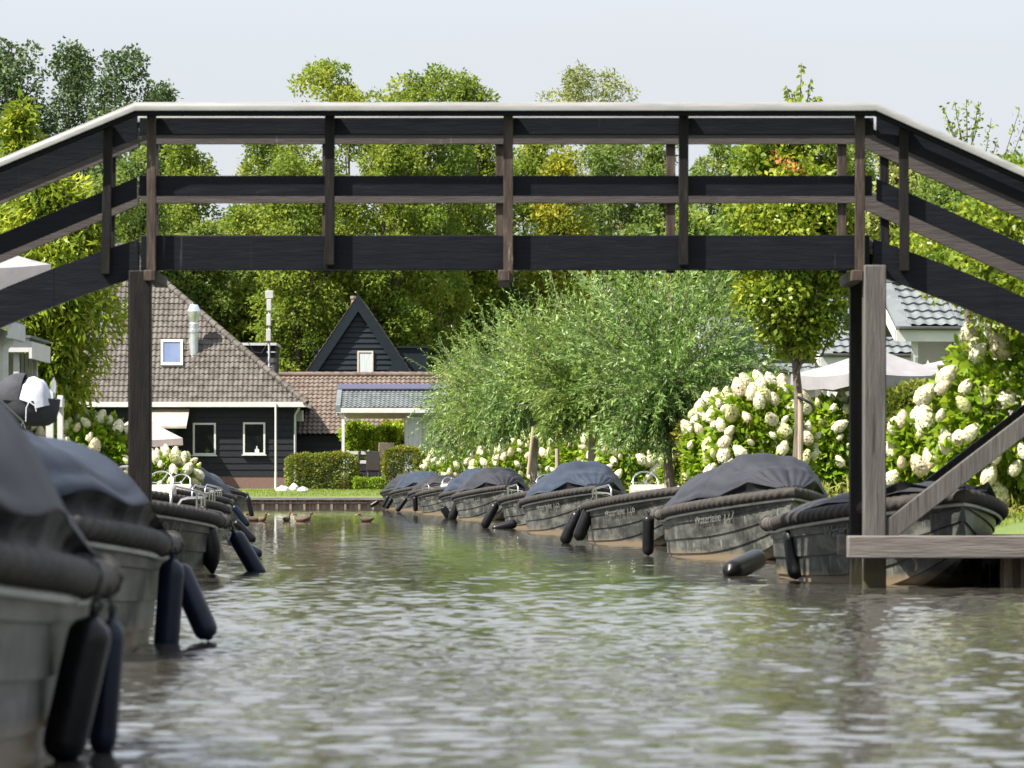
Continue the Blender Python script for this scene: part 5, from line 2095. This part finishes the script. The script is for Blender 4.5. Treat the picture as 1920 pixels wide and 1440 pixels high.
me_ = leaves_mesh('tip_leaves', np.array([list(p) for p in ps]), np.array(axs), .10, .055, np.array(tn), M['pear'], rngt)
link('tip_leaves', me_, root)
bb.build('tip_shoots', M['bark'], root, world=False)
# red twig inside that crown
p0 = P(1450, 295, 60.2) - ORG['street_tree']
n_ = 46
me_ = leaves_mesh('red_sprig', np.array([list(p0 + Vector((.010 * k + rngt.normal() * .03, rngt.normal() * .03, -.005 * k + rngt.normal() * .03))) for k in range(n_)]), rngt.normal(size=(n_, 3)), .08, .045, rngt.random(n_), M['redleaf'], rngt)
link('red_sprig', me_, root)

leafy_tree('laurel_tree', 'yellow-green long-leaved tree on the left bank, overlapping the farmhouse roof', 95, 66, 330, 792, 275, 'oval', 'laurel', 21, .17, .052, 21000, 150, .40, .09, droop=.45, limbs=24)
leafy_tree('laurel_tree', 'tall yellow-green shoot tree tight against the left edge above the ramp', 40, 70, 196, 560, 190, 'spire', 'laurel', 22, .16, .05, 7500, 60, .34, .07, droop=.3)
leafy_tree('apple_tree', 'bright leafy tree sprawling behind the right ramp girder', 1985, 46, 320, 610, 620, 'round', 'pear', 24, .085, .05, 17000, 150, .30, .07, limbs=30, droop=.3)
# loose twiggy tops against the sky at the upper right
tops = thing('bare_top_tree', 'thin twiggy tree tops poking above the right handrail', 'tree', (X(1830, 60), 60, .7), 0, 'garden trees')
bb = MB()
ps, axs = [], []
O_ = ORG[tops.name]
bb.tube([Vector((0, 0, -.1)), P(1815, 600, 60) - O_, P(1808, 330, 60) - O_], [.07, .05, .03], 8)
for (a0, b0_, a1, b1) in ((1808, 330, 1768, 200), (1808, 330, 1790, 190), (1808, 330, 1812, 186), (1808, 330, 1835, 190), (1808, 300, 1838, 212), (1808, 320, 1775, 225), (1815, 420, 1858, 226), (1815, 420, 1870, 262), (1815, 470, 1912, 205), (1815, 470, 1925, 225), (1815, 480, 1905, 280), (1812, 350, 1800, 240)):
    p0, p1 = P(a0, b0_, 60) - O_, P(a1, b1, 60) - O_
    md = p0.lerp(p1, .5) + Vector((.03, .1 * rngt.normal(), -.02))
    bb.tube([p0, md, p1], [.014, .009, .004], 5)
    for k in range(34):
        t_ = .35 + .65 * (k / 33) ** .6
        q = (p0.lerp(md, t_ * 2) if t_ < .5 else md.lerp(p1, t_ * 2 - 1))
        ps.append(list(q + Vector(rngt.normal(size=3) * .03)))
        axs.append(rngt.normal(size=3) + [0, 0, -.2])
bb.build('trunk', M['bark'], tops, world=False, smooth=60)
link('crown', leaves_mesh('crown', np.array(ps), np.array(axs), .07, .035, .3 + .25 * rngt.normal(size=len(ps)), M['pear'], rngt), tops)


def post(name, label, p0, p1, Y, r, m_='stake', cat='stake'):
    root = thing(name, label, cat, P(*p0, Y))
    a = MB()
    a.tube([P(*p0, Y), P(*p1, Y)], r, 9)
    return a.build('pole', M[m_], root), root


_, sr = post('tree_stake', 'brown stake tied to the young street tree', (1500, 935), (1501, 738), 60.4, .038)
a = MB()
a.tube([P(1496, 745, 60.35), P(1508, 750, 60.3), P(1522, 757, 60.5), P(1527, 766, 60.8), P(1524, 772, 61.1)], .022, 8)
a.build('tie_strap', M['rubber'], sr)
post('tree_stake', 'short brown stake standing between the willow trunks', (1045, 905), (1045, 841), 93, .05)
post('tree_stake', 'long stake leaning right from the second willow trunk', (1175, 900), (1120, 848), 86, .055)
post('tree_stake', 'slim stake below the third willow crown', (990, 890), (1000, 800), 100, .04)


# ---------------------------------------------------------------- hydrangeas
def head_mesh(seed, m_='petal'):
    rng = np.random.default_rng(seed)
    n = 560
    u = rng.random(n)
    th = rng.random(n) * 2 * PI
    z = u
    r = np.sin(PI * (z * .80 + .14)) ** .75 * (1 - .30 * z)
    pos = np.stack([r * np.cos(th) * .50, r * np.sin(th) * .50, z * 1.12 - .5], -1) * (.9 + .14 * rng.random(n))[:, None]
    out = unit(np.stack([np.cos(th), np.sin(th), (z - .45) * 1.6], -1))
    tang = unit(np.cross(out, rng.normal(size=(n, 3))))
    tint = .62 + .20 * rng.normal(size=n) - .50 * np.clip(z - .78, 0, 1) * 2
    return leaves_mesh('flower_head', pos - tang * .08, tang + out * .22, .18, .17, tint, M[m_], rng, .12, nrm=out)


HEADS = [head_mesh(1), head_mesh(2), head_mesh(3), head_mesh(4), head_mesh(5, 'petal_green'), head_mesh(6, 'petal_warm')]
CORE = MB()
CORE.lathe([(.05, -.42), (.28, -.38), (.38, -.2), (.36, .05), (.26, .3), (.10, .48)], 10)
G_H = 'white hydrangea bushes'


def hydrangea(label, px, Y, top, wpx, seed, nheads=40, nl=2600, hs=.24, zb=.65, depth=.8, heads=None, bias=.25):
    rng = np.random.default_rng(seed)
    base = Vector((X(px, Y), Y, zb))
    root = thing('hydrangea', label, 'hydrangea', base, 0, G_H)
    R = wpx * Y / F / 2
    Hh = Z(top, Y) - zb - hs * .4
    D = R * depth
    n = nl
    d = unit(rng.normal(size=(n, 3)) * [1, 1, .8] + [0, -.15, .1])
    rad = .50 + .54 * rng.random(n) ** .5
    lump = np.array([1 + .16 * noise.noise(Vector((*(v * 2.2), ))) for v in (Vector(x) + Vector((seed, 0, 0)) for x in d)])
    pos = np.stack([d[:, 0] * R, d[:, 1] * D, Hh * .5 + d[:, 2] * Hh * .5], -1) * np.stack([rad * lump, rad * lump, np.ones(n)], -1)
    pos[:, 2] = Hh * .5 + d[:, 2] * Hh * .5 * (rad * lump)
    ax = d * .8 + rng.normal(size=(n, 3)) * .55 + [0, 0, -.2]
    tint = .45 + .2 * rng.normal(size=n)
    link('foliage', leaves_mesh('foliage', pos, ax, .135 * (.7 + .6 * rng.random(n)), .085 * (.7 + .6 * rng.random(n)), tint, M['hyd'], rng, .1), root)
    b = MB()
    for j in range(9):
        a_ = rng.random() * 2 * PI
        e = Vector((R * .6 * math.cos(a_), D * .6 * math.sin(a_), Hh * .8))
        b.tube([(0, 0, -.05), (e.x * .55, e.y * .55, Hh * .4), e], [.018, .013, .008], 5)
    b.build('stems', M['bark'], root, world=False)
    pts = []
    tries = 0
    while len(pts) < nheads and tries < nheads * 40:
        tries += 1
        v = unit(rng.normal(size=(1, 3)))[0]
        if v[1] > .35:
            v[1] = -v[1]
        if v[2] < -.75 or rng.random() > bias + (1 - bias) * max(0, .35 + .65 * v[2]):
            continue
        lum = 1 + .16 * noise.noise(Vector(v * 2.2) + Vector((seed, 0, 0)))
        p = np.array([v[0] * R * lum, v[1] * D * lum, Hh * .5 + v[2] * Hh * .5 * lum]) * [1.0, 1.03, 1.0]
        if any(np.linalg.norm(p - q) < hs * .55 for q in pts):
            continue
        pts.append(p)
        s_ = hs * (.40 + .60 * rng.random() ** 1.3)
        o = bpy.data.objects.new('flower_head', HEADS[int(rng.integers(6))])
        COL.objects.link(o)
        o.parent = root
        o.location = p + v * hs * .25
        o.rotation_euler = (-(v[1]) * .7 + rng.normal() * .2, v[0] * .7 + rng.normal() * .2, rng.random() * 6)
        o.scale = (s_, s_, s_ * 1.12)
    return root


for args in [
        ('biggest hydrangea, massed with creamy heads at the right edge behind the brace', 1925, 47, 600, 360, 1, 60, 5600, .25),
        ('hydrangea clump with a cluster of heads just right of the grey bridge post', 1735, 50, 760, 150, 2, 30, 2200, .23),
        ('low leafy hydrangea with few heads at the right end of the lawn', 1800, 51, 850, 200, 3, 12, 2600, .20),
        ('tall hydrangea crowded with creamy heads behind the tallest-covered sloop', 1425, 64, 708, 190, 4, 62, 3800, .24),
        ('hydrangea left of the crowded one, its heads stepping down to the willow trunk', 1355, 72, 740, 130, 5, 46, 3000, .24),
        ('hydrangea behind the young street tree stake, heads half in shade', 1560, 66, 735, 150, 6, 34, 2800, .21),
        ('low hydrangea at the foot of the nearest pollard willow', 1276, 78, 832, 70, 7, 18, 1200, .20),
        ('hydrangea between the two nearest willow trunks', 1190, 86, 785, 130, 8, 42, 2600, .24),
        ('hydrangea between the second and third willow trunks', 1085, 98, 805, 110, 9, 30, 2000, .25),
        ('hydrangea under the third willow crown', 985, 116, 812, 110, 10, 40, 2000, .26),
        ('far hydrangea under the farthest willow, small massed heads', 880, 141, 830, 100, 11, 40, 1800, .27),
        ('last hydrangea of the row by the end quay', 826, 156, 842, 60, 12, 24, 1200, .26),
        ('hydrangea under the fourth willow crown', 930, 126, 826, 80, 16, 30, 1400, .26),
        ('hydrangea behind the lone short stake, deep in shade', 1140, 96, 790, 90, 17, 26, 1500, .24),
        ('hydrangea on the left bank below the yellow-green tree', 178, 66, 772, 150, 13, 30, 2600, .24),
        ('hydrangea just right of the left bridge post, in front of the farmhouse', 312, 104, 842, 115, 14, 40, 2000, .28),
        ('hydrangea behind the white gate post, few yellowish heads', 30, 56, 745, 130, 15, 12, 2000, .24)]:
    hydrangea(*args)


# ---------------------------------------------------------------- clipped hedges, shrubs
def hedge(name, label, px0, px1, top, bot, Y, dep, seed, m_='hedge', nl=6000, L=.10, group='hedges and shrubs', rnd=.12, cat='hedge'):
    rng = np.random.default_rng(seed)
    x0, x1 = X(px0, Y), X(px1, Y)
    z0, z1 = Z(bot, Y), Z(top, Y)
    root = thing(name, label, cat, ((x0 + x1) / 2, Y, z0), 0, group)
    hw, hd, hh = (x1 - x0) / 2, dep / 2, (z1 - z0)
    p = rng.uniform(-1, 1, size=(nl, 3))
    ax_ = rng.choice(3, nl, p=[.22, .43, .35])
    sg = np.where(rng.random(nl) < .5, -1., 1.)
    sg[(ax_ == 2)] = 1
    sg[(ax_ == 1) & (rng.random(nl) < .5)] = -1
    p[np.arange(nl), ax_] = sg * (1 - .10 * rng.random(nl) ** 2)
    q = np.abs(p) ** 5
    p = p / np.maximum(1, (q.sum(1, keepdims=True)) ** .2 / 1.0)
    pos = np.stack([p[:, 0] * hw, p[:, 1] * hd + hd, hh * .5 + p[:, 2] * hh * .5], -1)
    nz = np.array([noise.noise(Vector(v) * 1.7 + Vector((seed, 0, 0))) for v in pos])
    pos += p * rnd * nz[:, None] + rng.normal(size=(nl, 3)) * .02
    ax = p + rng.normal(size=(nl, 3)) * .8
    link('foliage', leaves_mesh('foliage', pos, ax, L * (.7 + .6 * rng.random(nl)), L * .6, .45 + .22 * rng.normal(size=nl) + .3 * nz, M[m_], rng), root)
    b = MB()
    for j in range(max(3, int(hw * 3))):
        x_ = rng.uniform(-.85, .85) * hw
        b.tube([(x_, hd, -.1), (x_ + .05, hd * .9, hh * .5), (x_ - .05, hd * 1.1, hh * .85)], [.03, .02, .01], 6)
    b.build('stems', M['bark'], root, world=False)
    return root


hedge('hedge', 'big clipped box hedge in front of the farmhouse corner', 537, 668, 853, 920, 164.5, 1.6, 1, nl=9000)
hedge('hedge', 'smaller clipped hedge right of the dark wicker chair', 719, 792, 843, 915, 164, 1.4, 2, nl=6000)
hedge('hedge', 'low strip of greenery between the two clipped hedges, behind the steps', 666, 722, 898, 915, 164.2, .5, 3, 'hyd', 1400, .09)
hedge('shrub', 'reddish shrub at the right end of the smaller clipped hedge', 782, 815, 850, 915, 164, 1.2, 4, 'hedge', 2200, .12, rnd=.3, cat='shrub')
hedge('shrub', 'bright green climbing shrub under the far veranda', 650, 742, 806, 850, 171.5, 1.4, 5, 'hyd', 3600, .17, rnd=.5, cat='shrub')
hedge('shrub', 'green and yellow shrub at the right end of the far veranda', 722, 758, 796, 870, 172.5, 1.2, 6, 'yellow', 2400, .16, rnd=.4, cat='shrub')
hedge('hedge', 'dark hedge behind the tallest hydrangeas on the right bank', 1290, 1600, 790, 935, 74, 1.2, 7, 'hedge', 9000, .11, rnd=.3)
hedge('hedge', 'brownish hedge between the grey bridge post and the biggest hydrangea', 1640, 1790, 735, 930, 60, 1.4, 8, 'hedge', 7000, .09, rnd=.25)
hedge('hedge', 'dark hedge behind the willow trunks', 1072, 1330, 800, 925, 104, 1.2, 9, 'hedge', 9000, .13, rnd=.3)
hedge('hedge', 'dark hedge behind the far hydrangeas', 915, 990, 835, 915, 143, 1.2, 10, 'hedge', 5000, .15, rnd=.3)
hedge('hedge', 'hedge low behind the biggest hydrangea at the right edge', 1780, 2100, 790, 950, 54, 1.5, 11, 'hyd', 9000, .11, rnd=.3)
hedge('hedge', 'green hedge on the left bank behind the nearer sloops', -60, 240, 800, 940, 78, 1.2, 12, 'hyd', 7000, .12, rnd=.3)

# loose weeds along the right bank and grass: nobody could count them
rngw = np.random.default_rng(77)
n_ = 15000
Yw = 46 + 100 * rngw.random(n_) ** 1.3
xw_ = np.array([right(v) for v in Yw]) + .55 + .9 * rngw.random(n_) + .25 * np.sin(Yw * 1.7)
hgt = .45 * rngw.random(n_) ** 1.3 * (.55 + .45 * np.sin(Yw * .9 + 2))
pos = np.stack([xw_, Yw, .52 + hgt], -1)
tag(link('weeds', leaves_mesh('weeds', pos, rngw.normal(size=(n_, 3)) * [1, 1, .6] + [0, 0, .7], .15 * (.6 + .8 * rngw.random(n_)), .035, .5 + .25 * rngw.normal(size=n_), M['weed'], rngw)), 'tangled yellowish weeds along the right bank', 'weeds', kind='stuff')
n_ = 26000
u = rngw.random(n_)
half = n_ // 2
xg = np.where(np.arange(n_) < half, rngw.uniform(-13, -2.5, n_), 0)
yg = np.where(np.arange(n_) < half, 161.65 + 3.5 * rngw.random(n_), 44 + 22 * u)
xg = np.where(np.arange(n_) < half, xg, np.array([right(v) for v in yg]) + .15 + 3.5 * rngw.random(n_))


def gz(x_, y_):
    if y_ > YQ:
        return .40 + .22 * min(1, (y_ - YQ) / 1.6)
    return .40 + .28 * min(1, (x_ - right(y_)) / 1.6)


pos = np.stack([xg, yg, [gz(a_, b_) for a_, b_ in zip(xg, yg)]], -1)
tag(link('grass', leaves_mesh('grass', pos, rngw.normal(size=(n_, 3)) * [.5, .5, .1] + [0, 0, 1], .085 * (.5 + rngw.random(n_)), .014, .55 + .25 * rngw.normal(size=n_), M['grass'], rngw)), 'short sunlit grass on the canal banks', 'grass', kind='stuff')
